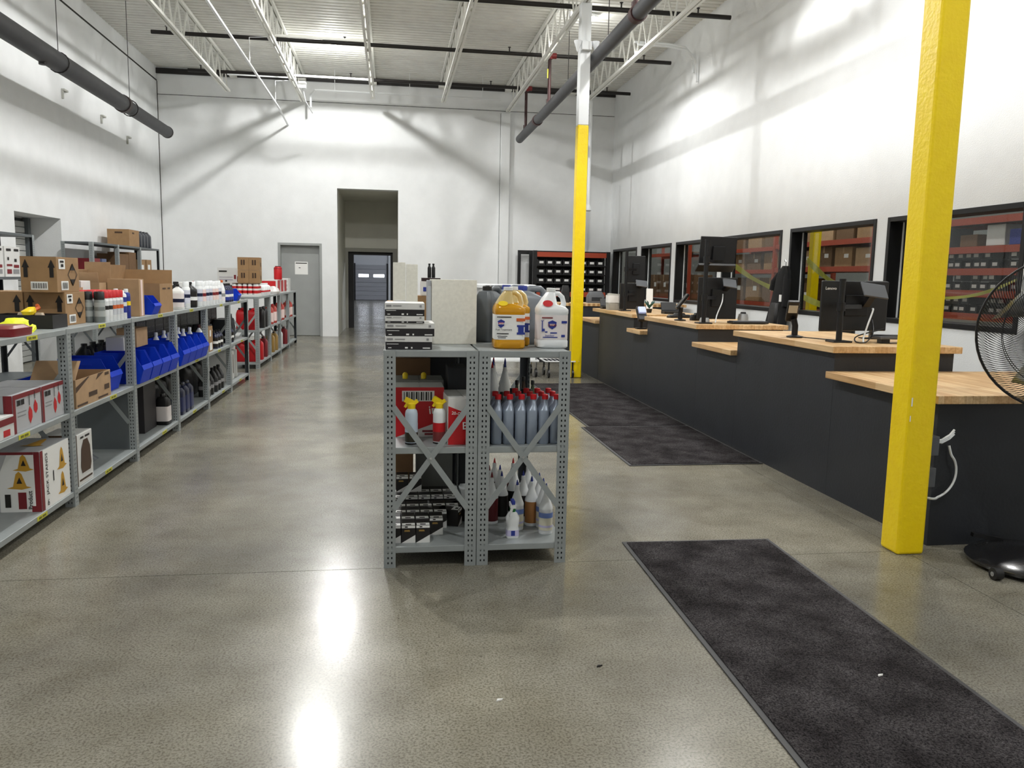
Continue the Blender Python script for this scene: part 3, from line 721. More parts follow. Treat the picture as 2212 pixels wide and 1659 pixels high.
# far station
pole((3.08, 10.5, Z), 0.78, 'tall black monitor post at the far station', [(0.55, (0.18, 0.17, 0.55)), (0.22, (0.17, 0.17, 0.22))])
monitor((3.28, 10.74, 1.39), 0.27, 0.36, 0.03, 'dark screen raised on the far monitor post')
monitor((3.24, 10.72, 1.03), 0.35, 0.35, 0.03, 'black screen below on the far monitor post')
cd = thing('customer_display', 'small tilted white-edged customer display on the far station', 'screen', (3.33, 10.60, 1.33))
MB().obox((0, 0, 0.05), (0.16, 0.014, 0.10), (-0.6, 0.1, 0.05)).build('panel', cd, GREYPL, bevel=0.004)
MB().bar((0, 0.01, 0.03), (0.0, 0.11, 0.0), 0.05, 0.03).build('bracket', cd, BLACK)
o = MB().obox((3.43, 10.55, 1.18), (0.09, 0.02, 0.27), (-0.15, 0.03, 0)).build('document_holder', None, PAPER, bevel=0.003)
tag(o, 'white upright document holder right of the far screen', 'holder')
pg = thing('paper_bag', 'crumpled pale grey paper bag standing on the far worktop', 'bag', (3.03, 10.82, Z))
pts = []
for z, w_, d_ in ((0, 0.22, 0.13), (0.08, 0.23, 0.14), (0.16, 0.225, 0.10), (0.215, 0.235, 0.03)):
    pts.append([(x+random.uniform(-0.008, 0.008), y+random.uniform(-0.008, 0.008), z+(random.uniform(-0.012, 0.012) if z > 0.1 else 0)) for x, y, _ in sup(w_, d_, z, e=0.3, n=16)])
MB().loft(pts).build('sack', pg, M('grey_paper', '#a9a69c', 0.85, var=0.08, vscale=20), smooth=25)
MB().loft([sup(0.236, 0.148, 0.10, e=0.3, n=16), sup(0.24, 0.15, 0.20, e=0.3, n=16)], cap=False).build('white_panel', pg, PAPER)
pl = thing('desk_plant', 'small dark teal artificial plant on the far worktop', 'plant', (3.26, 10.02, Z))
MB().lathe([(0.03, 0), (0.04, 0.05)], n=12).build('pot', pl, BLACK, smooth=40)
for k in range(14):
    a = k*2.4; r_ = 0.05+0.025*(k % 3)
    tip = Vector((math.cos(a)*r_, math.sin(a)*r_, 0.16-0.02*(k % 4)))
    sd = Vector((-math.sin(a), math.cos(a), 0))*0.014
    md = tip*0.6+Vector((0, 0, 0.04))
    MB().poly([(0, 0, 0.05), tuple(md-sd), tuple(tip), tuple(md+sd)]).build('leaf', pl, TEAL)
for k, (x, y, w_, lab) in enumerate(((3.45, 9.75, 0.2, 'open black case at the near end of the far worktop'), (3.0, 11.2, 0.12, 'black scanner cradle at the far end of the far worktop'))):
    t = thing('case', lab, 'case', (x, y, Z))
    MB().box(-w_/2, -0.07, 0, w_/2, 0.07, 0.04).build('tray', t, BLACK, bevel=0.006)
    MB().obox((0, 0.08, 0.09), (w_, 0.015, 0.11), (-0.4, 0, 0)).build('lid', t, BLACK, bevel=0.004)
for k, (x, y, w_, d_, h_, mt, lab) in enumerate(((3.0, 13.9, 0.14, 0.12, 0.30, BLACK, 'black card reader post on the back counter beside the far column'), (3.55, 13.95, 0.3, 0.2, 0.2, GREYPL, 'grey printer on the back counter'), (4.2, 13.95, 0.3, 0.25, 0.15, BLACK, 'black box on the right end of the back counter'))):
    t = thing('counter_device', lab, 'device', (x, y, Z))
    MB().loft([sup(w_, d_, 0, e=0.25), sup(w_, d_, h_*0.6, e=0.25), sup(w_*0.7, d_*0.7, h_, e=0.3)]).build('body', t, mt, smooth=40)
    MB().box(-w_*0.3, -d_/2-0.006, h_*0.2, w_*0.3, -d_/2-0.001, h_*0.5).build('front_panel', t, SCREEN)
# chairs behind the counters
def office_chair():
    t = thing('office_chair', '', 'chair')
    for k in range(5):
        a = k*2*PI/5
        MB().bar((0, 0, 0.11), (0.3*math.cos(a), 0.3*math.sin(a), 0.075), 0.05, 0.03).build('leg', t, BLACK)
        MB().tube([(0.3*math.cos(a)-0.015, 0.3*math.sin(a), 0.03), (0.3*math.cos(a)+0.015, 0.3*math.sin(a), 0.03)], 0.03, 10).build('caster', t, BLACK)
    MB().tube([(0, 0, 0.1), (0, 0, 0.66)], 0.03, 10).build('gas_lift', t, BLACKM, smooth=40)
    MB().loft([sup(0.46, 0.46, 0.66, e=0.5), sup(0.5, 0.5, 0.70, e=0.5), sup(0.46, 0.46, 0.74, e=0.5)]).build('seat', t, BLACK, smooth=50)
    MB().bar((0.2, 0, 0.68), (0.28, 0, 0.85), 0.06, 0.02).build('back_bracket', t, BLACKM)
    s_ = [[(0.27+0.03*(1-abs(2*u-1))-0.02*th, -0.22+0.44*u, z) for u in [q/6 for q in range(7)]] for z, th in ((0.82, 0), (1.0, 0), (1.16, 0), (1.2, 0))]
    mm = MB()
    for sec in s_: pass
    mm.loft([sup(0.06, 0.40, 0.82, 0.28, 0, 0.4), sup(0.06, 0.46, 0.95, 0.26, 0, 0.4), sup(0.06, 0.44, 1.12, 0.27, 0, 0.4), sup(0.05, 0.36, 1.19, 0.28, 0, 0.4)]).build('backrest', t, BLACK, smooth=50)
    return t
inst('chair', office_chair, (3.95, 7.15, 0), 0.2, 'black office chair behind the counter beside the hanging jacket')
inst('chair', office_chair, (4.15, 9.0, 0), -0.3, 'black office chair behind the middle station')
# jacket on the wall between windows
jk = thing('jacket', 'long black jacket hanging from a hook between two windows', 'jacket', (5.10, 10.26, 0))
secs = []
for z, w_, d_, dy in ((0.86, 0.56, 0.11, 0.0), (1.0, 0.50, 0.12, -0.04), (1.2, 0.40, 0.12, -0.10), (1.38, 0.33, 0.12, -0.14), (1.5, 0.32, 0.12, -0.15), (1.58, 0.22, 0.10, -0.18), (1.645, 0.09, 0.07, -0.20)):
    secs.append([(x, y+dy+0.010*math.sin(j*1.9+z*5), zz) for j, (x, y, zz) in enumerate(sup(d_, w_, z, e=0.8, n=22))])
MB().loft(secs).build('body', jk, M('black_cloth', '#0b0b0d', 0.9), smooth=50)
MB().tube([(0, -0.06, 1.53), (-0.02, 0.03, 1.44), (-0.02, 0.06, 1.33)], [0.05, 0.055, 0.06], 10).build('sleeve', jk, M('black_cloth', '#0b0b0d', 0.9), smooth=50)
MB().tube([(0, -0.26, 1.53), (-0.02, -0.30, 1.40), (-0.02, -0.29, 1.12)], [0.045, 0.05, 0.045], 10).build('sleeve', jk, M('black_cloth', '#0b0b0d', 0.9), smooth=50)
MB().tube([(0, -0.2, 1.62), (0, -0.2, 1.70), (0.0, -0.18, 1.73), (0, -0.17, 1.70)], 0.006, 6).build('hanger_hook', jk, CHROME)
MB().box(-0.073, -0.27, 1.18, -0.066, -0.21, 1.27).build('tag', jk, PAPER)

# ================================================================ floor mats
def mat_(x0, y0, x1, y1, lab, rz=0):
    t = thing('floor_mat', lab, 'mat', ((x0+x1)/2, (y0+y1)/2, 0.001), rz)
    w_, d_ = x1-x0, y1-y0; e = 0.022
    MB().box(-w_/2+e, -d_/2+e, 0.0, w_/2-e, d_/2-e, 0.009).build('pile', t, CARPET)
    b = MB()
    for (ax, ay, bx, by) in ((-w_/2, -d_/2, w_/2, -d_/2+e), (-w_/2, d_/2-e, w_/2, d_/2), (-w_/2, -d_/2+e, -w_/2+e, d_/2-e), (w_/2-e, -d_/2+e, w_/2, d_/2-e)):
        b.box(ax, ay, 0, bx, by, 0.005)
    b.build('rubber_border', t, M('mat_border', '#3b3b3e', 0.55))
    return t
mat_(1.20, 0.5, 2.035, 4.12, 'long dark carpet mat nearest the viewer on the concrete floor', -0.024)
mat_(1.815, 5.905, 2.905, 7.53, 'middle dark carpet mat along the counter front')
mat_(1.88, 7.535, 2.905, 10.76, 'far dark carpet mat along the counter toward the far column')

# ================================================================ pedestal fan
fn = thing('pedestal_fan', 'black pedestal fan cut off by the frame edge beside the counter', 'fan', (3.25, 3.57, 0), 0)
MB().lathe([(0.30, 0.02), (0.305, 0.035), (0.27, 0.06), (0.12, 0.085), (0.05, 0.10), (0.03, 0.105)], n=36).build('base', fn, M('fan_base', '#1b1b1d', 0.2, coat=0.4), smooth=50)
MB().tube([(0.07, 0.1, 0.08), (0.07, 0.1, 1.04)], 0.022, 12).tube([(0.07, 0.1, 0.55), (0.07, 0.1, 0.62)], 0.035, 12).build('pole', fn, CHROME, smooth=40)
for (x, y) in ((-0.32, -0.15), (-0.15, -0.31)):
    MB().tube([(x-0.02, y, 0.03), (x+0.02, y, 0.03)], 0.03, 12).build('wheel', fn, BLACK, smooth=40)
    MB().tube([(x-0.024, y, 0.03), (x+0.024, y, 0.03)], 0.012, 10).build('hub_cap', fn, CHROME, smooth=40)
MB().obox((-0.05, 0.26, 0.075), (0.16, 0.03, 0.02), (0, 0.15, -0.2)).build('handle', fn, BLACK)
RF = Euler((0, 0, -0.72)).to_matrix(); FC = Vector((0.045, -0.015, 1.197))
def fp(x, y, z): return tuple(FC + RF @ Vector((x, y, z)))
R0 = 0.385
def ring(r, yy, tr, mt=0, seg=48):
    return [fp(r*math.cos(a), yy, r*math.sin(a)) for a in [2*PI*q/seg for q in range(seg+1)]], tr
b = MB()
for yy in (-0.015, 0.015):
    p_, tr = ring(R0, yy, 0.006); b.tube(p_, tr, 6, cap=False)
b.build('outer_ring', fn, BLACKM, smooth=60)
for sgn, nm in ((-1, 'front_guard'), (1, 'rear_guard')):
    b = MB()
    nw = 150
    for k in range(nw):
        a0 = 2*PI*k/nw; pth = []
        for q in range(7):
            u = q/6; r_ = 0.06+(R0-0.06)*u; aa = a0+0.8*(1-u)
            pth.append(fp(r_*math.cos(aa), sgn*(0.015+0.085*math.sqrt(max(0, 1-u**2.2))), r_*math.sin(aa)))
        b.tube(pth, 0.0015, 3, cap=False)
    for rr in (0.15, 0.27):
        u = (rr-0.06)/(R0-0.06)
        p_, tr = ring(rr, sgn*(0.015+0.085*math.sqrt(max(0, 1-u**2.2))), 0.0025); b.tube(p_, tr, 4, cap=False)
    o = b.build(nm, fn, BLACKM, smooth=60)
    MB().tube([fp(0, sgn*0.095, 0), fp(0, sgn*0.106, 0)], 0.065, 20).build('guard_badge', o, BLACK, smooth=40)
for k in range(3):
    vs = []; fs = []
    for q in range(8):
        u = q/7; r_ = 0.05+0.28*u
        for s in (-1, 1):
            a = k*2*PI/3 + s*(0.42+0.1*u) + 0.35*u
            vs.append(fp(r_*math.cos(a), s*(0.032-0.012*u), r_*math.sin(a)))
    b = MB().add(vs, [(2*q, 2*q+1, 2*q+3, 2*q+2) for q in range(7)])
    o = b.build('blade', fn, M('fan_blade', '#b9bcc0', 0.3, 0.8), smooth=60)
    sd = o.modifiers.new('thick', 'SOLIDIFY'); sd.thickness = 0.002
MB().tube([fp(0, -0.05, 0), fp(0, 0.04, 0)], 0.055, 16).build('blade_hub', fn, BLACK, smooth=40)
MB().tube([fp(0, 0.11, 0), fp(0, 0.24, 0)], 0.085, 18).tube([fp(0, 0.16, -0.08), fp(0, 0.16, -0.2)], 0.02, 10).build('motor', fn, BLACK, smooth=40)

# outlet boxes and flexible cable on the near column
ob = thing('outlet_box', 'upper grey outlet box on the near column with cut white cable ends', 'outlet', (2.812, 3.86, 0.53))
MB().box(0, -0.04, 0, 0.05, 0.06, 0.105).build('box', ob, GREYPL, bevel=0.004)
for k in range(3): MB().tube([(0.05, -0.01, 0.07+0.004*k), (0.09, 0.0, 0.062+0.008*k), (0.15, 0.02, 0.08+0.01*k), (0.175, 0.02, 0.105+0.012*k)], 0.006, 6).build('cable_end', ob, WHITE, smooth=60)
ob = thing('outlet_box', 'lower grey outlet box on the near column above a looped white cable', 'outlet', (2.812, 3.86, 0.36))
MB().box(0, -0.04, 0, 0.045, 0.06, 0.105).build('box', ob, GREYPL, bevel=0.004)
pth = [(2.99, 3.915, 0.565)] + [(2.89+0.145*math.cos(a), 3.90, 0.42+0.145*math.sin(a)*1.0) for a in [0.75-q*0.28 for q in range(9)]] + [(2.80, 3.965, 0.29)]
cable(pth, 0.0065, WHITE, 'white flexible cable looped against the black counter end beside the near column')

# ================================================================ bin rack by the back wall with its black frame
fr = thing('door_frame_stand', 'black open frame standing against the back wall beside the bin rack', 'frame', (0, 0, 0))
MB().box(2.93, 18.93, 0, 3.00, 19.0, 2.07).build('left_post', fr, BLACKM)
MB().box(5.10, 18.93, 0, 5.15, 19.0, 2.07).build('right_post', fr, BLACKM)
MB().box(3.00, 18.93, 1.98, 5.10, 19.0, 2.07).build('top_bar', fr, BLACKM)
br = thing('bin_rack', 'orange and black rack of small parts bins against the back wall', 'rack', (3.21, 18.25, 0))
for x in (0, 1.70):
    for y in (0, 0.5): MB().box(x-0.045, y-0.04, 0, x+0.045, y+0.04, 2.05).build('upright', br, BLACKM)
for z, mt in ((2.02, ORANGE), (1.13, ORANGE), (1.33, BLACKM), (1.53, BLACKM), (1.73, BLACKM), (0.6, ORANGE)):
    MB().box(0.045, -0.03, z-(0.11 if mt is ORANGE else 0.02), 1.655, 0.02, z).build('beam', br, mt)
    MB().box(0.045, 0.02, z-0.03, 1.655, 0.5, z-0.01).build('deck', br, BLACKM)
MB().box(0.0, 0.53, 0.02, 1.7, 0.54, 2.05).build('back_sheet', br, BLACKM)
for zi, z in enumerate((1.13, 1.33, 1.53, 1.73)):
    for k in range(8):
        t = inst('wbin', wbin, (3.37+k*0.196, 18.45, z+0.001), PI/2, 'black parts bin %s in row %s of the bin rack by the back wall' % (ORD[k], ('four, lowest', 'three', 'two', 'one, topmost')[zi]), 'parts bins in the back wall rack')
# ================================================================ shelving
def post_mesh(h, sx, sy, w_=0.056, th=0.0016):
    key = ('post', h, sx, sy)
    if key in PROTO: return PROTO[key]
    m_ = MB()
    rows = int((h-0.03)/0.026); hole_h = 0.011
    cols = [0.0, 0.016, 0.0225, 0.034, 0.0405, w_]
    zs = [0.0]
    for r in range(rows):
        zc = 0.025+r*0.026; zs += [zc-hole_h/2, zc+hole_h/2]
    zs.append(h)
    def flange(ax):
        def pt(u, z, o):
            return (sx*u, sy*o, z) if ax == 0 else (sx*o, sy*u, z)
        for c in range(5):
            if c in (1, 3):
                for q in range(0, len(zs)-1, 2):
                    m_.poly([pt(cols[c], zs[q], 0), pt(cols[c+1], zs[q], 0), pt(cols[c+1], zs[q+1], 0), pt(cols[c], zs[q+1], 0)])
            else:
                m_.poly([pt(cols[c], 0, 0), pt(cols[c+1], 0, 0), pt(cols[c+1], h, 0), pt(cols[c], h, 0)])
    flange(0); flange(1)
    for ax in (0, 1):  # near-black sheet behind the holes, shade painted in as colour
        q = [(0.012, 0), (w_-0.004, 0), (w_-0.004, h), (0.012, h)]
        m_.poly([(sx*u, sy*0.011, z) if ax == 0 else (sx*0.011, sy*u, z) for u, z in q], 1)
    o = m_.build('post', None, [STEEL, M('post_hole_shade', '#22262a', 0.7)]); me = o.data; bpy.data.objects.remove(o)
    PROTO[key] = me
    return me
def shelving(label, x0, x1, ys, levels, height, priced=False, endbraces=True, name='steel_shelving', mat=None):
    """angle-post steel shelving; x is its depth, y its length; levels are shelf-top heights"""
    mat = mat or STEEL
    t = thing(name, label, 'shelving', (x0, ys[0], 0))
    D = x1-x0
    n = len(ys)
    for i, yy in enumerate(ys):
        y = yy-ys[0]
        spots = []
        if i > 0: spots.append((y-0.003, -1))
        if i < n-1: spots.append((y+0.003, 1))
        if i == 0: spots = [(y, 1)]
        elif i == n-1: spots = [(y, -1)]
        else: spots = [(y-0.028, 1)]
        for (py, sy) in spots:
            for (px, sx) in ((0, 1), (D, -1)):
                o = bpy.data.objects.new('post', post_mesh(height, sx, sy)); COL.objects.link(o)
                o.parent = t; o.location = (px, py, 0)
                sd = o.modifiers.new('gauge', 'SOLIDIFY'); sd.thickness = 0.002; sd.offset = 0
        if endbraces:
            yb = y+(0.004 if i == n-1 else -0.004)
            if 0 < i < n-1: yb = y-0.034
            z1 = 0.295 if levels[0] < 0.3 else levels[0]+0.1
            z2 = z1+0.505
            for (a, c) in ((z1, z2), (z2, z1)):
                off = 0.0015 if a < c else -0.0015
                MB().bar((0.045, yb+off, a), (D-0.045, yb+off, c), 0.0025, 0.028).build('cross_brace', t, mat)
            MB().tube([(D/2, yb-0.006, (z1+z2)/2), (D/2, yb+0.006, (z1+z2)/2)], 0.007, 8).build('brace_bolt', t, CHROME)
    if priced:
        MB().box(0.05, ys[2]-ys[0]-0.034, levels[0]+0.002, D-0.05, ys[2]-ys[0]-0.032, levels[1]-0.034).build('divider_panel', t, STEELD)
    for i in range(n-1):
        a, c = ys[i]-ys[0]+0.003, ys[i+1]-ys[0]-0.003
        if i > 0: a += 0.0
        for k, z in enumerate(levels):
            o = MB().box(0.003, a+0.0, z-0.032, D-0.003, c, z).build('shelf_board', t, mat, bevel=0.003)
            if priced:
                yy = a+(c-a)*(0.42 if (i+k) % 2 else 0.55)
                MB().box(D-0.0028, yy, z-0.028, D-0.0015, yy+0.13, z-0.004).build('price_label', o, PRICE)
                MB().box(D-0.0014, yy+0.02, z-0.022, D-0.0008, yy+0.055, z-0.010).box(D-0.0014, yy+0.065, z-0.022, D-0.0008, yy+0.11, z-0.010).build('price_print', o, OLIVE)
    return t
TOP, MID, BOT = 1.07, 0.60, 0.105
shelving('grey steel shelf unit of the centre pair holding black and white cartons, left one', -0.035, 0.414, [3.86, 5.08], (BOT, MID, TOP), 1.07)
shelving('grey steel shelf unit of the centre pair holding plastic jugs, right one', 0.419, 0.868, [3.86, 5.08], (BOT, MID, TOP), 1.07)
LX = -1.885; LD = 0.457
LY = [3.89, 5.11, 6.33, 7.55, 8.77, 9.99, 11.21]
shelving('long grey steel shelving run at the left, nearer the viewer', LX-LD, LX, LY, (0.095, 0.575, 1.072), 1.072, priced=True)
RX = -1.945
RY = [12.46, 13.68, 14.90, 16.12, 17.34]
shelving('second grey steel shelving run at the left, before the grey door', RX-LD, RX, RY, (0.095, 0.575, 1.072), 1.072)
shelving('tall grey wall shelving by the recess, left of it', -4.93, -4.48, [7.54, 8.76, 9.98, 11.20], (0.1, 0.7, 1.32, 1.845), 1.845, mat=STEELD)
shelving('tall grey wall shelving in the left back corner', -4.93, -4.48, [13.25, 14.45, 15.66, 16.87], (0.1, 0.7, 1.32, 1.845), 1.845, mat=STEELD)

# ================================================================ goods
def decal(mb, face, w_, d_, u0, v0, u1, v1, m_=0, off=0.0012, h_=0):
    def P(u, v):
        if face == '-y': return (-w_/2+u, -d_/2-off, v)
        if face == '+x': return (w_/2+off, -d_/2+u, v)
        return (-w_/2+u, -d_/2+v, h_+off)
    mb.poly([P(u0, v0), P(u1, v0), P(u1, v1), P(u0, v1)], m_)
    return P
def dpoly(mb, face, w_, d_, pts, m_=0, off=0.0012, h_=0):
    def P(u, v):
        if face == '-y': return (-w_/2+u, -d_/2-off, v)
        if face == '+x': return (w_/2+off, -d_/2+u, v)
        return (-w_/2+u, -d_/2+v, h_+off)
    mb.poly([P(u, v) for u, v in pts], m_)
def carton(label, loc, w_, d_, h_, mat=CARD, rz=0, group=None, name='carton', prints=(), texts=(), seam=True):
    """prints: (material, [(face, polygon in face u,v as fractions)...]); texts: (string, size, face, u, v, material, rot)"""
    t = thing(name, label, 'box', loc, rz, group)
    MB().box(-w_/2, -d_/2, 0, w_/2, d_/2, h_-(0.003 if seam else 0)).build('body', t, mat, bevel=0.002)
    if seam:
        g = 0.0015
        for s in (-1, 1):
            a, c = (g, w_/2-0.001) if s > 0 else (-w_/2+0.001, -g)
            MB().box(a, -d_/2+0.001, h_-0.003, c, d_/2-0.001, h_).build('flap', t, mat)
    dims = {'-y': (w_, h_), '+x': (d_, h_), 'top': (w_, d_)}
    for (pm, polys) in prints:
        b = MB()
        for (face, pts) in polys:
            U, V = dims[face]
            off = 0.0012 + 0.0006*PRINT_ORDER.get(pm.name, 0)
            dpoly(b, face, w_, d_, [(u*U, v*V) for u, v in pts], 0, off, h_)
        o = b.build('printing', t, pm)
        if len(polys) > 1: o['kind'] = 'stuff'
    for (s, size, face, u, v, pm, rot) in texts:
        U, V = dims[face]
        o_ = 0.0045
        p = {'-y': (-w_/2+u*U, -d_/2-o_, v*V), '+x': (w_/2+o_, -d_/2+u*U, v*V), 'top': (-w_/2+u*U, -d_/2+v*V, h_+o_)}[face]
        text(s, size, p, face, pm, t, rot=rot)
    return t
PRINT_ORDER = {'red_print': 0, 'white_carton': 0, 'white_paper': 1, 'blue_print': 2, 'dark_red_print': 2, 'brown_ink': 2, 'mustard_print': 3, 'black_ink': 4, 'grey_print': 2, 'dark_cardboard': 2}
def rect(face, u0, v0, u1, v1): return (face, [(u0, v0), (u1, v0), (u1, v1), (u0, v1)])
def arrow(face, u, v, w_, h_):
    return [(face, [(u-w_*0.28, v), (u+w_*0.28, v), (u+w_*0.28, v+h_*0.55), (u-w_*0.28, v+h_*0.55)]), (face, [(u-w_/2, v+h_*0.55), (u+w_/2, v+h_*0.55), (u, v+h_)])]
def barcode(face, u0, v0, u1, v1, n=9):
    return [rect(face, u0+(u1-u0)*(k+0.15)/n, v0, u0+(u1-u0)*(k+0.15+0.3+0.3*((k*3) % 2))/n, v1) for k in range(n)]
def diamond(face, u, v, w_, h_):
    o = []
    o.append((face, [(u-w_*0.30, v+h_*0.20), (u+w_*0.30, v+h_*0.20), (u, v+h_/2)]))
    o.append((face, [(u-w_*0.30, v-h_*0.20), (u, v-h_/2), (u+w_*0.30, v-h_*0.20)]))
    t = 0.05
    P = [(u, v+h_/2), (u+w_/2, v), (u, v-h_/2), (u-w_/2, v)]
    for k in range(4):
        a = P[k]; c = P[(k+1) % 4]
        ai = (u+(a[0]-u)*(1-t*2.2), v+(a[1]-v)*(1-t*2.2)); ci = (u+(c[0]-u)*(1-t*2.2), v+(c[1]-v)*(1-t*2.2))
        o.append((face, [a, c, ci, ai]))
    return o
def openbox(label, loc, w_, d_, h_, mat=CARD, rz=0, flaps=(), name='open_carton', prints=(), texts=()):
    """flaps: (side, length, angle from vertical) side in -y +y -x +x"""
    t = thing(name, label, 'box', loc, rz); k = 0.004
    MB().box(-w_/2, -d_/2, 0, w_/2, d_/2, k).box(-w_/2, -d_/2, k, w_/2, -d_/2+k, h_).box(-w_/2, d_/2-k, k, w_/2, d_/2, h_).box(-w_/2, -d_/2+k, k, -w_/2+k, d_/2-k, h_).box(w_/2-k, -d_/2+k, k, w_/2, d_/2-k, h_).build('body', t, mat)
    for side, L_, a in flaps:
        s, c = math.sin(a), math.cos(a)
        if side in ('-y', '+y'):
            q = -1 if side == '-y' else 1
            p0 = Vector((0, q*(d_/2-k/2), h_)); e = Vector((0, q*s, c))*L_
            b = MB().bar(p0, p0+e, w_-0.004, 0.003, upv=(0, -q*c, s))
        else:
            q = -1 if side == '-x' else 1
            p0 = Vector((q*(w_/2-k/2), 0, h_)); e = Vector((q*s, 0, c))*L_
            b = MB().bar(p0, p0+e, d_-0.004, 0.003, upv=(-q*c, 0, s))
        b.build('flap', t, mat)
    dims = {'-y': (w_, h_), '+x': (d_, h_), 'top': (w_, d_)}
    for (pm, polys) in prints:
        b = MB()
        for (face, pts) in polys:
            U, V = dims[face]; dpoly(b, face, w_, d_, [(u*U, v*V) for u, v in pts])
        o = b.build('printing', t, pm)
        if len(polys) > 1: o['kind'] = 'stuff'
    for (s, size, face, u, v, pm, rot) in texts:
        U, V = dims[face]
        p = {'-y': (-w_/2+u*U, -d_/2-0.003, v*V), '+x': (w_/2+0.003, -d_/2+u*U, v*V)}[face]
        text(s, size, p, face, pm, t, rot=rot)
    return t
def can_fn(r, h_, body, cap, band=None, capr=0.92, caph=0.18):
    def fn():
        t = thing('aerosol_can', '', 'can')
        hb = h_*(1-caph)
        MB().lathe([(r*0.94, 0), (r, 0.004), (r, hb-0.012), (r*0.8, hb)], n=16).build('body', t, body, smooth=40)
        MB().lathe([(r*capr, hb-0.004), (r*capr, h_-0.006), (r*capr*0.85, h_)], n=16).build('cap', t, cap, smooth=40)
        if band:
            b1, b2 = band
            MB().lathe([(r+0.0008, hb*0.25), (r+0.0008, hb*0.85)], n=16, cap=False).build('label', t, b1, smooth=40)
            MB().lathe([(r+0.0014, hb*0.50), (r+0.0014, hb*0.66)], n=16, cap=False).build('label_band', t, b2, smooth=40)
        return t
    return fn
def bottle_fn(w_, d_, h_, body, cap, label=None, mark=None, neck=0.3, sh=0.72, ox=0.0, name='bottle', e=0.45):
    def fn():
        t = thing(name, '', 'bottle')
        nk = w_*neck; o = ox*w_
        MB().loft([sup(w_*0.92, d_*0.92, 0, e=e), sup(w_, d_, 0.006, e=e), sup(w_, d_, h_*sh*0.96, e=e), sup(w_*0.93, d_*0.93, h_*sh, o*0.15, 0, e=e), sup(w_*0.55, d_*0.62, h_*(sh+0.6*(0.88-sh)), o*0.8, 0, e=0.7), sup(nk, nk, h_*0.88, o, 0, e=1.0), sup(nk, nk, h_*0.91, o, 0, e=1.0)]).build('body', t, body, smooth=45)
        MB().lathe([(nk*0.62, h_*0.90), (nk*0.62, h_*0.99), (nk*0.5, h_)], o, 0, 12).build('cap', t, cap, smooth=40)
        if label:
            MB().loft([sup(w_+0.0016, d_+0.0016, h_*0.10, e=e), sup(w_+0.0016, d_+0.0016, h_*sh*0.88, e=e)], cap=False).build('label', t, label, smooth=45)
        if mark:
            MB().loft([sup(w_+0.003, d_+0.003, h_*0.28, e=e), sup(w_+0.003, d_+0.003, h_*0.42, e=e)], cap=False).build('label_band', t, mark, smooth=45)
        return t
    return fn
def jug_fn(w_, d_, h_, body, cap, label=None, mark=None, upper=None, name='jug'):
    """gallon jug: square shouldered body, off-centre cone to the neck, open handle loop on the right"""
    def fn():
        t = thing(name, '', 'jug')
        s = [sup(w_*0.9, d_*0.9, 0), sup(w_, d_, 0.008), sup(w_, d_, h_*0.12), sup(w_*0.965, d_*0.965, h_*0.14), sup(w_*0.965, d_*0.965, h_*0.56), sup(w_, d_, h_*0.59), sup(w_, d_, h_*0.645),
             sup(w_*0.88, d_*0.9, h_*0.69, -w_*0.03), sup(w_*0.56, d_*0.74, h_*0.73, -w_*0.14), sup(w_*0.44, d_*0.58, h_*0.83, -w_*0.10, 0, 0.6), sup(w_*0.32, d_*0.36, h_*0.91, -w_*0.05, 0, 0.8), sup(w_*0.26, w_*0.26, h_*0.94, -w_*0.03, 0, 1.0), sup(w_*0.26, w_*0.26, h_*0.96, -w_*0.03, 0, 1.0)]
        mid = [0]*8+[1]*4
        MB().loft(s, mids=mid).build('body', t, [body, upper or body], smooth=45)
        MB().tube([(w_*0.34, 0, h_*0.66), (w_*0.40, 0, h_*0.74), (w_*0.34, 0, h_*0.85), (w_*0.22, 0, h_*0.905), (w_*0.04, 0, h_*0.91)], [w_*0.105, w_*0.085, w_*0.08, w_*0.08, w_*0.08], 10).build('handle', t, upper or body, smooth=60)
        MB().lathe([(w_*0.15, h_*0.945), (w_*0.15, h_*0.995), (w_*0.13, h_)], -w_*0.03, 0, 14).build('cap', t, cap, smooth=40)
        if label:
            MB().loft([sup(w_*0.965+0.002, d_*0.965+0.002, h_*0.15), sup(w_*0.965+0.002, d_*0.965+0.002, h_*0.555)], cap=False).build('label', t, label, smooth=45)
        if mark: mark(t, w_, d_, h_)
        return t
    return fn
def oiljug_fn(w_, d_, h_, body, cap, label=None, name='oil_jug'):
    """five-quart style: tall flat body, handle slot at one upper corner, cap on the other"""
    def fn():
        t = thing(name, '', 'jug')
        s = [sup(w_*0.93, d_*0.93, 0), sup(w_, d_, 0.008), sup(w_, d_, h_*0.70), sup(w_*0.9, d_*0.95, h_*0.78, -w_*0.02), sup(w_*0.42, d_*0.7, h_*0.90, -w_*0.18, 0, 0.5), sup(w_*0.22, w_*0.22, h_*0.92, -w_*0.2, 0, 1)]
        MB().loft(s).build('body', t, body, smooth=45)
        MB().tube([(w_*0.40, 0, h_*0.72), (w_*0.40, 0, h_*0.90), (w_*0.30, 0, h_*0.95), (w_*0.02, 0, h_*0.95), (-w_*0.1, 0, h_*0.90)], d_*0.16, 10).build('handle', t, body, smooth=60)
        MB().lathe([(w_*0.13, h_*0.915), (w_*0.13, h_*0.985), (w_*0.11, h_)], -w_*0.2, 0, 14).build('cap', t, cap, smooth=40)
        if label: MB().loft([sup(w_+0.002, d_+0.002, h_*0.12), sup(w_+0.002, d_+0.002, h_*0.6)], cap=False).build('label', t, label, smooth=45)
        return t
    return fn
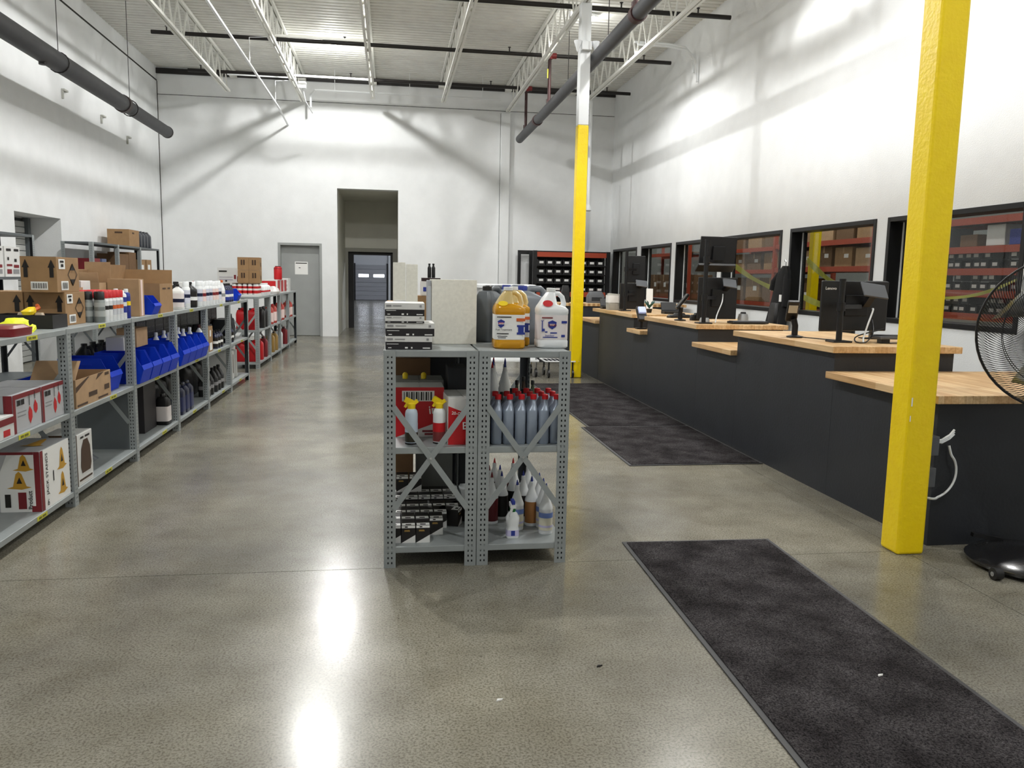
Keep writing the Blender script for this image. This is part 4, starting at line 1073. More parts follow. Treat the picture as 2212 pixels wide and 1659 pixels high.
def cone_bottle_fn(r, h_, upper, lower, tip):
    def fn():
        t = thing('spray_bottle', '', 'bottle')
        MB().lathe([(r*0.94, 0), (r, 0.006), (r, h_*0.50)], n=16).build('body', t, lower, smooth=40)
        MB().lathe([(r*1.02, h_*0.498), (r*1.0, h_*0.53), (r*0.75, h_*0.62), (r*0.42, h_*0.76), (r*0.30, h_*0.82), (r*0.34, h_*0.83), (r*0.30, h_*0.89), (r*0.16, h_*0.90)], n=16).build('shoulder', t, upper, smooth=50)
        MB().lathe([(r*0.20, h_*0.895), (r*0.14, h_*0.95), (r*0.05, h_)], n=10).build('nozzle', t, tip, smooth=40)
        if lower.name == 'white_bottle' and h_ < 0.3:
            MB().lathe([(r+0.0008, h_*0.08), (r+0.0008, h_*0.40)], n=16, cap=False).build('label', t, M('pale_yellow_label', '#e3dfcb', 0.45), smooth=40)
            MB().lathe([(r+0.0016, h_*0.33), (r+0.0016, h_*0.43)], n=16, cap=False).build('label_band', t, M('mid_blue_label', '#6f86c4', 0.45), smooth=40)
            MB().lathe([(r+0.0016, h_*0.14), (r+0.0016, h_*0.18)], n=16, cap=False).build('label_stripe', t, M('lilac_label', '#c9c4e6', 0.45), smooth=40)
        MB().lathe([(r*0.97, 0), (r*1.01, 0.003), (r*1.01, 0.016)], n=16, cap=False).build('base_ring', t, upper, smooth=40)
        return t
    return fn
def bin_fn(w_, d_, h_, label=True):
    """open-front stacking bin, front toward +x"""
    def fn():
        t = thing('stacking_bin', '', 'bin'); k = 0.004
        side = [(-d_/2, 0), (d_/2-0.03, 0), (d_/2, h_*0.45), (d_/2-0.012, h_*0.58), (d_/2-0.06, h_), (-d_/2, h_)]
        b = MB()
        for s in (-1, 1):
            y0, y1 = (-w_/2, -w_/2+k) if s < 0 else (w_/2-k, w_/2)
            n = len(side)
            b.add([(x, y0, z) for x, z in side]+[(x, y1, z) for x, z in side], [tuple(reversed(range(n))), tuple(range(n, 2*n))]+[(i, (i+1) % n, n+(i+1) % n, n+i) for i in range(n)])
        b.box(-d_/2, -w_/2+k, 0, d_/2-0.03, w_/2-k, k).box(-d_/2, -w_/2+k, k, -d_/2+k, w_/2-k, h_)
        b.build('shell', t, BLUE)
        b = MB().bar((d_/2-0.030, 0, 0.002), (d_/2, 0, h_*0.45), w_-2*k, k, upv=(1, 0, -0.2)); b.bar((d_/2, 0, h_*0.44), (d_/2-0.013, 0, h_*0.59), w_, 0.012, upv=(1, 0, 0))
        b.build('front_lip', t, BLUE)
        for zz in (0.6, 0.8): MB().box(-d_/2+0.02, -w_/2-0.004, h_*zz, d_/2-0.12, -w_/2, h_*zz+0.008).build('rib', t, BLUE)
        if label:
            o = MB().bar((d_/2-0.0225, -w_*0.1, h_*0.12), (d_/2-0.006, -w_*0.1, h_*0.38), w_*0.28, 0.003, upv=(1, 0, -0.2)).build('label', t, M('bin_label', '#b9c4e8', 0.5))
        return t
    return fn

# ---------------- top of the centre pair
T1 = 1.0705
def thinbox(label, loc, w_, d_, h_, rz=0, split=0.42):
    t = thing('flat_carton', label, 'box', loc, rz)
    MB().box(-w_/2, -d_/2, 0, w_/2, d_/2, h_*(1-split)).build('lower_half', t, M('black_carton', '#1d1a1e', 0.5))
    MB().box(-w_/2-0.001, -d_/2-0.001, h_*(1-split), w_/2+0.001, d_/2+0.001, h_).build('lid', t, WHITEB, bevel=0.001)
    b = MB(); dpoly(b, '-y', w_, d_, [(w_*0.06, h_*0.10), (w_*0.13, h_*0.10), (w_*0.13, h_*0.16), (w_*0.06, h_*0.16)], off=0.002)
    dpoly(b, '-y', w_, d_, [(w_*0.42, h_*0.08), (w_*0.48, h_*0.08), (w_*0.48, h_*0.2), (w_*0.42, h_*0.2)], off=0.002)
    dpoly(b, '-y', w_, d_, [(w_*0.55, h_*0.08), (w_*0.58, h_*0.08), (w_*0.58, h_*0.2), (w_*0.55, h_*0.2)], off=0.002)
    dpoly(b, '-y', w_, d_, [(w_*0.80, h_*0.08), (w_*0.96, h_*0.08), (w_*0.96, h_*0.16), (w_*0.80, h_*0.16)], off=0.002)
    dpoly(b, '-y', w_, d_, [(w_*0.03, h_*0.40), (w_*0.28, h_*0.40), (w_*0.28, h_*0.44), (w_*0.03, h_*0.44)], off=0.002)
    b.build('printing', t, PAPER)
    b = MB(); dpoly(b, '-y', w_, d_, [(w_*0.03, h_*0.72), (w_*0.16, h_*0.72), (w_*0.16, h_*0.86), (w_*0.03, h_*0.86)], off=0.003)
    dpoly(b, '-y', w_, d_, [(w_*0.2, h_*0.76), (w_*0.42, h_*0.76), (w_*0.42, h_*0.82), (w_*0.2, h_*0.82)], off=0.003)
    dpoly(b, '-y', w_, d_, [(w_*0.88, h_*0.7), (w_*0.93, h_*0.7), (w_*0.93, h_*0.86), (w_*0.88, h_*0.86)], off=0.003)
    b.build('lid_printing', t, M('grey_print', '#8e8e90', 0.6))
    return t
thinbox('black and white flat carton, bottom of the stack on the centre shelves', (0.083, 4.03, T1), 0.222, 0.25, 0.063)
thinbox('black and white flat carton with a wider lid, second from the stack bottom', (0.088, 4.035, T1+0.0635), 0.232, 0.25, 0.063, 0.01)
thinbox('thin white-edged flat carton, second from the stack top on the centre shelves', (0.064, 4.03, T1+0.127), 0.184, 0.25, 0.033, 0, 0.75)
thinbox('black flat carton with white lid, topmost of the stack on the centre shelves', (0.065, 4.03, T1+0.1605), 0.186, 0.25, 0.061, -0.01, 0.5)
carton('large blank grey-white carton standing upright in the middle of the centre shelves', (0.325, 4.36, T1), 0.235, 0.24, 0.335, CARDG, 0.0, prints=[(GREYPL, [])])
# tape strip on its left edge
t = thing('foam_sheet', 'narrow grey strip of packing foam beside the large blank carton', 'packing', (0.197, 4.36, T1))
MB().box(-0.008, -0.11, 0, 0.008, 0.11, 0.33).build('strip', t, M('foam_grey', '#a8abb0', 0.7), bevel=0.003)
MB().box(-0.0095, -0.112, 0.02, 0.0085, -0.1105, 0.3).build('tape', t, SILVER)
for k, (x, y, z, w_, d_, h_, rz, mt, lab) in enumerate(((0.040, 4.66, 0, 0.075, 0.15, 0.14, 0.0, CARDG, 'short grey carton behind the flat carton stack, left one'),
        (0.120, 4.66, 0, 0.070, 0.15, 0.138, 0.0, CARDG, 'short grey carton behind the flat carton stack, right one'),
        (0.045, 4.69, 0.14, 0.068, 0.07, 0.285, 0.03, CARDG, 'tall upright grey carton behind the flat carton stack, left one'),
        (0.116, 4.69, 0.138, 0.066, 0.07, 0.278, -0.02, CARDG, 'tall upright grey carton behind the flat carton stack, right one'),
        (0.05, 4.58, 0.1405, 0.062, 0.05, 0.075, 0, WHITEB, 'small white carton with black print before the tall grey cartons'),
        (0.23, 4.93, 0, 0.15, 0.2, 0.235, 0, CARD, 'brown carton behind the large blank carton, lower one'),
        (0.02, 4.92, 0, 0.09, 0.2, 0.20, 0, CARD2, 'brown carton at the far left edge of the centre shelf top'))):
    pr = [(INK, [rect('-y', 0.2, 0.35, 0.32, 0.55), rect('-y', 0.42, 0.3, 0.5, 0.5), rect('-y', 0.6, 0.35, 0.8, 0.5)])] if k == 4 else ()
    carton(lab, (x, y, T1+z), w_, d_, h_, mt, rz, prints=pr)
carton('small white carton with blue print on top of the brown carton behind the blank one', (0.235, 4.93, T1+0.2355), 0.12, 0.15, 0.085, WHITEB, prints=[(BLUEP, [rect('-y', 0.1, 0.3, 0.5, 0.6), rect('-y', 0.6, 0.2, 0.75, 0.7)])])
carton('small dark box on the white carton behind the blank grey one', (0.235, 4.93, T1+0.321), 0.11, 0.13, 0.02, M('dark_red_box', '#2a1518', 0.5), seam=False)
for k, x in enumerate((0.226, 0.25)):
    inst('blkbot', bottle_fn(0.022, 0.022, 0.085, BLACK, BLACK, neck=0.5, name='small_bottle', e=1.0), (x, 4.92, T1+0.3415), 0, '%s tiny black bottle on top of the boxes behind the large blank carton' % ('left', 'right')[k])
# jugs
def mark_white(t, w_, d_, h_):
    MB().lathe([(0.026, 0), (0.026, 0.001)], n=16).build('red_sticker', t, RED)
    o = t.children[-1]; o.location = (-w_*0.20, -d_*0.405, h_*0.745); o.rotation_euler = (PI/2-0.62, 0, 0); o.scale = (1, 0.75, 1)
    b = MB(); y = -d_*0.4825-0.003
    for (u0, v0, u1, v1) in ((-0.40, 0.50, -0.05, 0.52),): b.poly([(u0*w_, y, v0*h_), (u1*w_, y, v0*h_), (u1*w_, y, v1*h_), (u0*w_, y, v1*h_)])
    b.build('printing', t, REDD)
    b = MB()
    q = [(-0.20, 0.44), (-0.06, 0.47), (0.08, 0.44), (0.06, 0.36), (-0.06, 0.32), (-0.18, 0.36)]
    b.poly([(u*w_, y, v*h_) for u, v in q])
    for (u0, v0, u1, v1) in ((-0.40, 0.28, -0.37, 0.46), (-0.37, 0.285, -0.30, 0.33), (-0.29, 0.265, -0.21, 0.285), (-0.43, 0.455, -0.33, 0.465), (-0.12, 0.25, 0.10, 0.27), (-0.36, 0.18, 0.12, 0.195), (0.24, 0.19, 0.36, 0.23), (0.24, 0.42, 0.42, 0.46)):
        b.poly([(u0*w_, y, v0*h_), (u1*w_, y, v0*h_), (u1*w_, y, v1*h_), (u0*w_, y, v1*h_)])
    b.build('emblem', t, BLUEP)
    b = MB(); y2 = y-0.0008
    b.poly([(u*w_, y2, v*h_) for u, v in ((-0.15, 0.41), (0.03, 0.41), (0.02, 0.375), (-0.13, 0.375))]); b.build('emblem_band', t, PINKW)
    text('Lucas', 0.020, (-0.06*w_, y-0.002, 0.393*h_), '-y', REDD, t)
    text('Stabilizer', 0.013, (-0.14*w_, y-0.002, 0.215*h_), '-y', BLUEP, t)
def mark_yellow(t, w_, d_, h_):
    MB().lathe([(0.024, 0), (0.024, 0.001)], n=16).build('yellow_sticker', t, YEL)
    o = t.children[-1]; o.location = (-w_*0.24, -d_*0.40, h_*0.735); o.rotation_euler = (PI/2-0.62, 0, 0); o.scale = (1, 0.6, 1)
    y = -d_*0.4825-0.003
    b = MB()
    q = [(-0.42, 0.45), (-0.31, 0.48), (-0.19, 0.45), (-0.21, 0.38), (-0.31, 0.34), (-0.40, 0.38)]
    b.poly([(u*w_, y, v*h_) for u, v in q]); b.build('emblem', t, BLUEP)
    b = MB(); b.poly([(u*w_, y-0.0008, v*h_) for u, v in ((-0.39, 0.43), (-0.22, 0.43), (-0.23, 0.40), (-0.38, 0.40))]); b.build('emblem_band', t, RED)
    b = MB()
    for (u0, v0, u1, v1) in ((-0.44, 0.51, 0.02, 0.525),  (-0.44, 0.24, -0.06, 0.255), (-0.42, 0.20, -0.1, 0.21), (-0.40, 0.175, -0.15, 0.185)):
        b.poly([(u0*w_, y, v0*h_), (u1*w_, y, v0*h_), (u1*w_, y, v1*h_), (u0*w_, y, v1*h_)])
    b.build('printing', t, INK)
    text('Lucas', 0.017, (-0.305*w_, y-0.0025, 0.415*h_), '-y', PAPER, t)
    text('Fuel Treatment', 0.013, (-0.22*w_, y-0.002, 0.312*h_), '-y', INK, t)
    b = MB()
    for (u0, v0, u1, v1) in ((0.20, 0.36, 0.46, 0.39), (0.24, 0.27, 0.42, 0.36), (0.20, 0.235, 0.46, 0.27)):
        b.poly([(u0*w_, y, v0*h_), (u1*w_, y, v0*h_), (u1*w_, y, v1*h_), (u0*w_, y, v1*h_)])
    b.build('blue_printing', t, BLUEP)
    b = MB(); b.poly([(u*w_, y, v*h_) for u, v in ((0.18, 0.45), (0.46, 0.45), (0.46, 0.50), (0.18, 0.50))]); b.build('orange_printing', t, ORANGEP)
inst('yj', jug_fn(0.157, 0.157, 0.305, AMBER, WHITE, PAPER, mark_yellow, AMBERT), (0.585, 4.05, T1), 0, 'clear gallon jug of yellow fluid, front one of two on the centre shelf top')
inst('yj', None, (0.638, 4.222, T1), 0, 'clear gallon jug of yellow fluid, partly hidden behind the front yellow one')
inst('wj', jug_fn(0.158, 0.158, 0.303, WHITE, WHITE, M('white_label', '#e9e2e2', 0.45), mark_white), (0.812, 4.09, T1), 0, 'white gallon jug with red sticker at the right end of the centre shelf top')
inst('gj', oiljug_fn(0.20, 0.115, 0.305, GREYJUG, BLACK), (0.545, 4.47, T1), 0.9, 'dark grey oil jug between the blank carton and the yellow jugs')
inst('gj', None, (0.60, 4.72, T1), 0.4, 'dark grey oil jug half hidden behind the yellow jugs')
inst('gj2', oiljug_fn(0.20, 0.115, 0.31, M('mid_grey_jug', '#7d838b', 0.35, 0.1), BLUEP), (0.735, 4.32, T1), 0.2, 'grey jug with blue cap behind the white jug')
inst('gj2', None, (0.69, 4.62, T1), 0.2, 'grey blue-capped jug hidden deepest among the jugs on the centre shelf')

# ---------------- middle shelf, left unit
TM = 0.6005
def redbox_prints():
    return [(RED, [('-y', [(0, 0), (1, 0.34), (1, 0.999), (0, 0.999)])]), (PAPER, [rect('-y', 0.13, 0.72, 0.80, 0.93)]), (INK, barcode('-y', 0.16, 0.74, 0.76, 0.91, 12)), (REDD, [rect('-y', 0.55, 0.1, 0.9, 0.14), rect('-y', 0.6, 0.04, 0.95, 0.08)])]
carton('red and white carton with a barcode on the left centre middle shelf', (0.145, 4.22, TM), 0.245, 0.20, 0.258, WHITEB, 0.0, prints=redbox_prints(), texts=[('ing', 0.06, '-y', 0.82, 0.55, PAPER, 0.1)])
carton('red and white carton lettered BLASTER beside the middle post', (0.345, 4.06, TM), 0.155, 0.28, 0.235, WHITEB, 0.06, prints=[(RED, [('-y', [(0, 0), (1, 0), (1, 0.55), (0, 0.82)])])], texts=[('BLA', 0.052, '-y', 0.73, 0.40, PAPER, 0.05), ('STER', 0.052, '+x', 0.25, 0.42, PAPER, 0.05), ('PB', 0.036, '-y', 0.72, 0.19, PAPER, 0.05), ('20-OZ', 0.022, '-y', 0.3, 0.66, PAPER, -0.12)])
def trigger_can_fn(body, band, low):
    def fn():
        t = thing('trigger_spray_can', '', 'can'); r = 0.031
        MB().lathe([(r*0.95, 0), (r, 0.005), (r, 0.15), (r*0.9, 0.165), (r*0.55, 0.178)], n=18).build('body', t, body, smooth=40)
        MB().lathe([(r+0.0008, 0.012), (r+0.0008, 0.06)], n=18, cap=False).build('lower_label', t, low, smooth=40)
        MB().lathe([(r+0.0008, 0.06), (r+0.0008, 0.105)], n=18, cap=False).build('label', t, band, smooth=40)
        MB().lathe([(r*1.02, 0), (r*1.02, 0.008)], n=18).build('base_rim', t, BLACK, smooth=40)
        b = MB().lathe([(r*0.62, 0.172), (r*0.66, 0.20), (r*0.5, 0.205)], n=14)
        b.bar((0.012, 0, 0.20), (-0.032, 0, 0.222), 0.022, 0.026).bar((-0.018, 0, 0.205), (-0.032, 0, 0.182), 0.014, 0.012).bar((0.01, 0, 0.20), (0.03, 0, 0.215), 0.018, 0.018)
        b.build('trigger', t, YEL, smooth=40)
        return t
    return fn
inst('tc1', trigger_can_fn(M('pale_blue_can', '#c5d3e2', 0.35), M('pale_blue_can', '#c5d3e2', 0.35), M('black_gold', '#2b2718', 0.4)), (0.098, 3.955, TM), 0, 'white spray can with yellow trigger and black base on the left')
inst('tc2', trigger_can_fn(WHITE, RED, M('brown_red', '#7a3030', 0.4)), (0.235, 3.965, TM), -0.5, 'red and white spray can with yellow trigger in the middle')
carton('brown carton behind the red carton on the left centre middle shelf', (0.12, 4.74, TM), 0.20, 0.28, 0.36, CARD3)
carton('flat grey carton behind the red one with yellow caps on it', (0.15, 4.46, TM), 0.26, 0.22, 0.265, M('grey_carton', '#8b8b86', 0.7))
for k, (x, y) in enumerate(((0.075, 4.42), (0.175, 4.42))):
    inst('ycap', lambda: (lambda t: (MB().lathe([(0.014, 0), (0.015, 0.022), (0.012, 0.03)], n=12).build('skirt', t, YEL, smooth=40), MB().lathe([(0.008, 0.03), (0.007, 0.034)], n=10).build('tip', t, YEL, smooth=40), t)[-1])(thing('yellow_can_cap', '', 'can_cap')), (x, y, TM+0.2655), 0, '%s yellow spray can cap on the flat grey carton inside the left unit' % ('left', 'right')[k])  # tops of spray cans, built as loose caps without their cans
carton('dark carton at the back of the left centre middle shelf', (0.20, 4.96, TM), 0.38, 0.1, 0.42, M('charcoal_carton', '#34363a', 0.7))
carton('dark carton behind the lettered red one in the left centre unit', (0.35, 4.40, TM), 0.10, 0.2, 0.34, M('charcoal_carton', '#34363a', 0.7))

# ---------------- middle shelf, right unit: quart bottles
QB = bottle_fn(0.0555, 0.102, 0.245, GREYBLUE, RED, neck=0.46, sh=0.70, ox=0.18, name='oil_bottle')
n = 0
for r in range(3):
    for c in range(7):
        x = 0.4565+0.0595*c
        if r == 2 and c < 3: continue
        inst('qb', QB, (x, 3.955+0.112*r, TM), 0, 'grey-blue red-capped oil bottle, %s from left, %s row, right centre unit' % (ORD[c], ('front', 'second', 'third')[r]), 'grey-blue oil bottles with red caps')
inst('bb', bottle_fn(0.05, 0.05, 0.19, GREYBLUE, BLUEP, neck=0.45, name='oil_bottle'), (0.81, 4.33, TM), 0, 'pale bottle with blue cap behind the oil bottles at the right post')
for k, (x, y, h_, mt, lb) in enumerate(((0.60, 4.36, 0.20, BROWNB, None), (0.66, 4.40, 0.215, BROWNB, PINKW), (0.70, 4.47, 0.25, M('green_bottle', '#3d4a33', 0.3), PAPER), (0.745, 4.52, 0.265, BROWNB, PAPER), (0.79, 4.47, 0.25, M('green_bottle', '#3d4a33', 0.3), WHITEB), (0.72, 4.38, 0.215, BROWNB, None), (0.765, 4.40, 0.21, BROWNB, PINKW))):
    inst('brn%d' % k, bottle_fn(0.042, 0.042, h_, mt, BLACK, lb, neck=0.4, sh=0.6, e=1.0), (x, y, TM), 0, 'slim black-capped %s bottle, %s of those behind the red-capped bottles' % ('brown' if mt is BROWNB else 'green', ORD[k]), 'slim black-capped bottles')
for k, (x, y, tip) in enumerate(((0.575, 4.60, RED), (0.655, 4.64, BLUEP), (0.60, 4.75, BLUEP), (0.68, 4.82, BLUEP), (0.62, 4.90, RED))):
    inst('cone%s' % tip.name, cone_bottle_fn(0.038, 0.34, WHITE, M('white_bottle', '#dcdee2', 0.4), tip), (x, y, TM), 0, 'white cone-topped bottle, %s from the front, right centre middle shelf' % ORD[k], 'tall cone-topped bottles on the middle shelf')

# ---------------- bottom shelf, left unit: small filter cartons
TB = 0.1055
def filter_fn():
    t = thing('filter_carton', '', 'box'); w_, d_, h_ = 0.069, 0.112, 0.088
    MB().box(-w_/2, -d_/2, 0, w_/2, d_/2, h_).build('body', t, M('black_brown_carton', '#15100f', 0.5), bevel=0.0012)
    b = MB(); dpoly(b, '-y', w_, d_, [(0, 0), (w_, 0), (w_, h_*0.46)]); dpoly(b, '+x', w_, d_, [(0, 0), (d_, 0), (d_, h_*0.99), (0, h_*0.46)]); b.build('white_corner', t, WHITEB)
    b = MB(); dpoly(b, 'top', w_, d_, [(w_*0.05, d_*0.03), (w_*0.97, d_*0.03), (w_*0.97, d_*0.36), (w_*0.05, d_*0.36)], 0, 0.0012, h_); dpoly(b, '-y', w_, d_, [(w_*0.02, h_*0.86), (w_*0.98, h_*0.86), (w_*0.98, h_), (w_*0.02, h_)]); b.build('label', t, PAPER)
    b = MB(); dpoly(b, '-y', w_, d_, [(w_*0.25, h_*0.895), (w_*0.45, h_*0.895), (w_*0.45, h_*0.965), (w_*0.25, h_*0.965)], 0, 0.002); dpoly(b, 'top', w_, d_, [(w_*0.3, d_*0.08), (w_*0.7, d_*0.08), (w_*0.7, d_*0.22), (w_*0.3, d_*0.22)], 0, 0.0018, h_); b.build('label_print', t, INK)
    b = MB(); dpoly(b, '-y', w_, d_, [(w_*0.2, h_*0.66), (w_*0.62, h_*0.66), (w_*0.58, h_*0.76), (w_*0.22, h_*0.76)], 0, 0.002); b.build('gold_print', t, GOLD)
    return t
rows = [(3.975, [(0.012, 0), (0.083, 0), (0.156-0.005, 0)]), (4.09, [(0.033, 0), (0.106, 0), (0.178, 0), (0.247, 0)][0:4]), (4.205, [(0.03, 0), (0.101, 0), (0.172, 0), (0.243, 0)]), (4.32, [(0.03, 0), (0.101, 0), (0.172, 0), (0.243, 0), (0.314, 0)]), (4.50, [(0.03, 0), (0.101, 0), (0.172, 0), (0.243, 0), (0.314, 0)]), (4.62, [(0.03, 0), (0.101, 0), (0.172, 0), (0.243, 0), (0.314, 0), (0.05, 1), (0.125, 1)])]
rows[0] = (3.975, [(0.0, 0), (0.072, 0), (0.144, 0)])
rows[1] = (4.09, [(0.0, 0), (0.072, 0), (0.144, 0), (0.216, 0)])
for ri, (y, its) in enumerate(rows):
    for k, (x, lv) in enumerate(its):
        inst('flt', filter_fn, (x+0.012, y, TB+0.0885*lv), 0, 'small filter carton, row %s from front, %s from left%s, bottom left centre shelf' % (('one', 'two', 'three', 'four', 'five', 'six')[ri], ORD[k % 5], ', stacked' if lv else ''), 'filter cartons')
for k, (x, y, rz) in enumerate(((0.29, 4.215, 1.2), (0.36, 4.30, 1.0))):
    inst('flt', filter_fn, (x+0.02, y, TB if k == 0 else TB+0.0), rz, 'small filter carton turned sideways by the middle post, %s' % ('front', 'behind')[k])
carton('grey carton at the right back of the bottom shelf of the left centre unit', (0.26, 4.93, TB), 0.22, 0.16, 0.40, M('mid_grey_carton', '#6a6c6a', 0.7))
carton('brown carton at the back of the bottom shelf of the left centre unit', (0.06, 4.88, TB), 0.14, 0.2, 0.36, CARD3)
# ---------------- bottom shelf, right unit: cone bottles
n = 0
LOWM = [M('dark_red_label', '#5a0f16', 0.4), M('black_label', '#1c1714', 0.4), M('brown_label', '#a5713f', 0.45), M('white_bottle', '#dcdee2', 0.4)]
lay = [(0.47, 4.25, 0, REDD), (0.535, 4.22, 0, REDD), (0.60, 4.30, 1, BLUEP), (0.47, 4.40, 0, RED), (0.54, 4.38, 0, REDD), (0.61, 4.45, 1, BLUEP), (0.68, 4.40, 1, BLUEP), (0.655, 4.10, 3, BLUEP), (0.745, 4.17, 2, BLUEP), (0.795, 4.02, 3, BLUEP), (0.80, 4.13, 3, BLUEP), (0.80, 4.25, 3, BLUEP), (0.79, 4.38, 3, REDD), (0.78, 4.50, 3, BLACK), (0.72, 4.30, 1, BLUEP), (0.70, 4.55, 0, RED), (0.52, 4.55, 0, RED), (0.60, 4.62, 1, RED)]
for k, (x, y, lm, tip) in enumerate(lay):
    h_ = 0.265 if lm != 0 else 0.28
    t = inst('cb%d%s' % (lm, tip.name), cone_bottle_fn(0.036, h_, WHITE, LOWM[lm], tip), (x, y, TB), 0, '%s cone bottle with %s nozzle, %s toward the back, bottom right centre shelf' % (('dark red', 'black', 'brown', 'white')[lm], {'dark_red_print': 'dark red', 'blue_print': 'blue', 'red_print': 'red', 'black_plastic': 'black'}[tip.name], ORD[k % 16]), 'cone-topped bottles on the bottom shelf')
def band_on(t, r, z0, z1, mat, nm='label_band'):
    MB().lathe([(r, z0), (r, z1)], n=16, cap=False).build(nm, t, mat, smooth=40)
sb = thing('trigger_bottle', 'small white spray bottle standing alone at the front of the bottom shelf', 'bottle', (0.612, 3.965, TB))
MB().loft([sup(0.062, 0.05, 0, e=0.6), sup(0.066, 0.053, 0.006, e=0.6), sup(0.064, 0.052, 0.045, e=0.6), sup(0.058, 0.047, 0.06, e=0.6), sup(0.066, 0.053, 0.075, e=0.6), sup(0.068, 0.054, 0.105, e=0.6), sup(0.05, 0.042, 0.125, e=0.7), sup(0.026, 0.026, 0.137, e=1)]).build('body', sb, WHITE, smooth=50)
MB().loft([sup(0.0665, 0.0545, 0.012, e=0.6), sup(0.0655, 0.0535, 0.043, e=0.6)], cap=False).build('label', sb, M('lilac_label', '#c9c4e6', 0.45), smooth=45)
MB().lathe([(0.015, 0.135), (0.016, 0.158)], n=12).build('collar', sb, GREEN, smooth=40)
MB().box(-0.016, -0.03, 0.156, 0.014, 0.03, 0.182).bar((-0.006, -0.022, 0.16), (-0.02, -0.034, 0.118), 0.014, 0.010).build('trigger_head', sb, WHITE, bevel=0.004)
MB().box(-0.010, -0.034, 0.178, 0.008, 0.02, 0.198).build('blue_nozzle', sb, BLUEP, bevel=0.003)
MB().obox((0.0, -0.0275, 0.028), (0.02, 0.001, 0.026)).build('emblem', sb, BLUEP)
# ================================================================ left run, top shelf
TL, TMd, TBt = 1.0725, 0.5755, 0.0955
def arrowbox(label, loc, w_, d_, h_):
    pr = [(PAPER, [rect('+x', 0.08, 0.66, 0.36, 0.94), rect('+x', 0.16, 0.06, 0.48, 0.32), rect('-y', 0.27, 0.07, 0.74, 0.30)]),
          (INK, arrow('-y', 0.15, 0.42, 0.20, 0.50)+arrow('-y', 0.86, 0.42, 0.20, 0.50)+diamond('+x', 0.68, 0.50, 0.44, 0.66)+barcode('-y', 0.30, 0.11, 0.71, 0.26, 12)+barcode('+x', 0.20, 0.10, 0.44, 0.28, 6)+[rect('+x', 0.13, 0.84, 0.30, 0.90), rect('+x', 0.17, 0.72, 0.28, 0.80)])]
    return carton(label, loc, w_, d_, h_, CARD, 0, prints=pr)
arrowbox('brown carton with black arrows, lower one beside the aerosol cans', (-2.115, 5.555, TL), 0.235, 0.33, 0.207)
arrowbox('brown carton with black arrows stacked on top of the lower one', (-2.105, 5.475, TL+0.2075), 0.205, 0.35, 0.215)
arrowbox('brown carton with black arrows, set back to the left of the stacked pair', (-2.36, 5.56, TL), 0.24, 0.34, 0.207)
t = openbox('low open black carton tray of parts before the arrow cartons', (-2.13, 5.20, TL), 0.34, 0.22, 0.08, M('black_carton', '#1d1a1e', 0.5), 0.0)
for k, (x, y) in enumerate(((-2.16, 5.18), (-2.08, 5.22), (-2.05, 5.14))):
    o = MB().loft([sup(0.07, 0.05, 0, e=0.6), sup(0.075, 0.055, 0.03, e=0.6), sup(0.04, 0.03, 0.085, e=0.6)]).build('wrapped_part', None, (M('pale_wrap', '#c9b9a5', 0.5), CARD2, M('pale_wrap', '#c9b9a5', 0.5))[k], smooth=40)
    o.location = (x, y, TL+0.006); tag(o, '%s small wrapped part inside the low black tray' % ORD[k], 'part')
t = thing('ratchet_strap', 'crumpled bright yellow strap on the near end of the left top shelf', 'strap', (-2.06, 4.80, TL))
HV = M('hi_vis_yellow', '#e6ee1c', 0.6, bump=0.5, bscale=40)
secs = []
for q in range(6):
    f_ = q/5
    secs.append([(x*(1+0.12*math.sin(k*2.3+q)), yy*(1+0.15*math.cos(k*1.7+q*2)), z) for k, (x, yy, z) in enumerate(sup(0.17*(1-0.6*f_**2), 0.22*(1-0.55*f_**2), 0.075*f_, 0.01*math.sin(q*2), 0.01*q, 0.8, 16))])
MB().loft(secs).build('bundle', t, HV, smooth=50)
MB().tube([(0.05, -0.08, 0.02), (0.08, -0.10, 0.004), (0.09, 0.02, 0.006), (0.06, 0.12, 0.02)], [0.02, 0.012, 0.014, 0.02], 6).build('loose_end', t, HV, smooth=50)
t = thing('work_gloves', 'small yellow and orange bundle lying on the low black tray', 'gloves', (-2.10, 5.12, TL+0.0805))
MB().loft([sup(0.05, 0.09, 0, e=0.8), sup(0.07, 0.11, 0.02, e=0.8), sup(0.03, 0.05, 0.045, 0.01, 0.02, e=0.9)]).build('bundle', t, YEL, smooth=50)
MB().tube([(0.0, 0.05, 0.02), (0.02, 0.09, 0.035), (0.0, 0.12, 0.05)], 0.012, 6).build('cuff', t, ORANGEP, smooth=50)
t = thing('tray', 'dark red wrapped tray in front of the yellow strap', 'tray', (-1.985, 4.57, TL))
MB().loft([sup(0.16, 0.26, 0, e=0.3), sup(0.17, 0.27, 0.04, e=0.3)]).build('body', t, REDD, smooth=40)
MB().loft([sup(0.15, 0.25, 0.0405, e=0.3), sup(0.12, 0.2, 0.055, e=0.4)]).build('contents', t, M('brown_red', '#7a3030', 0.4), smooth=40)
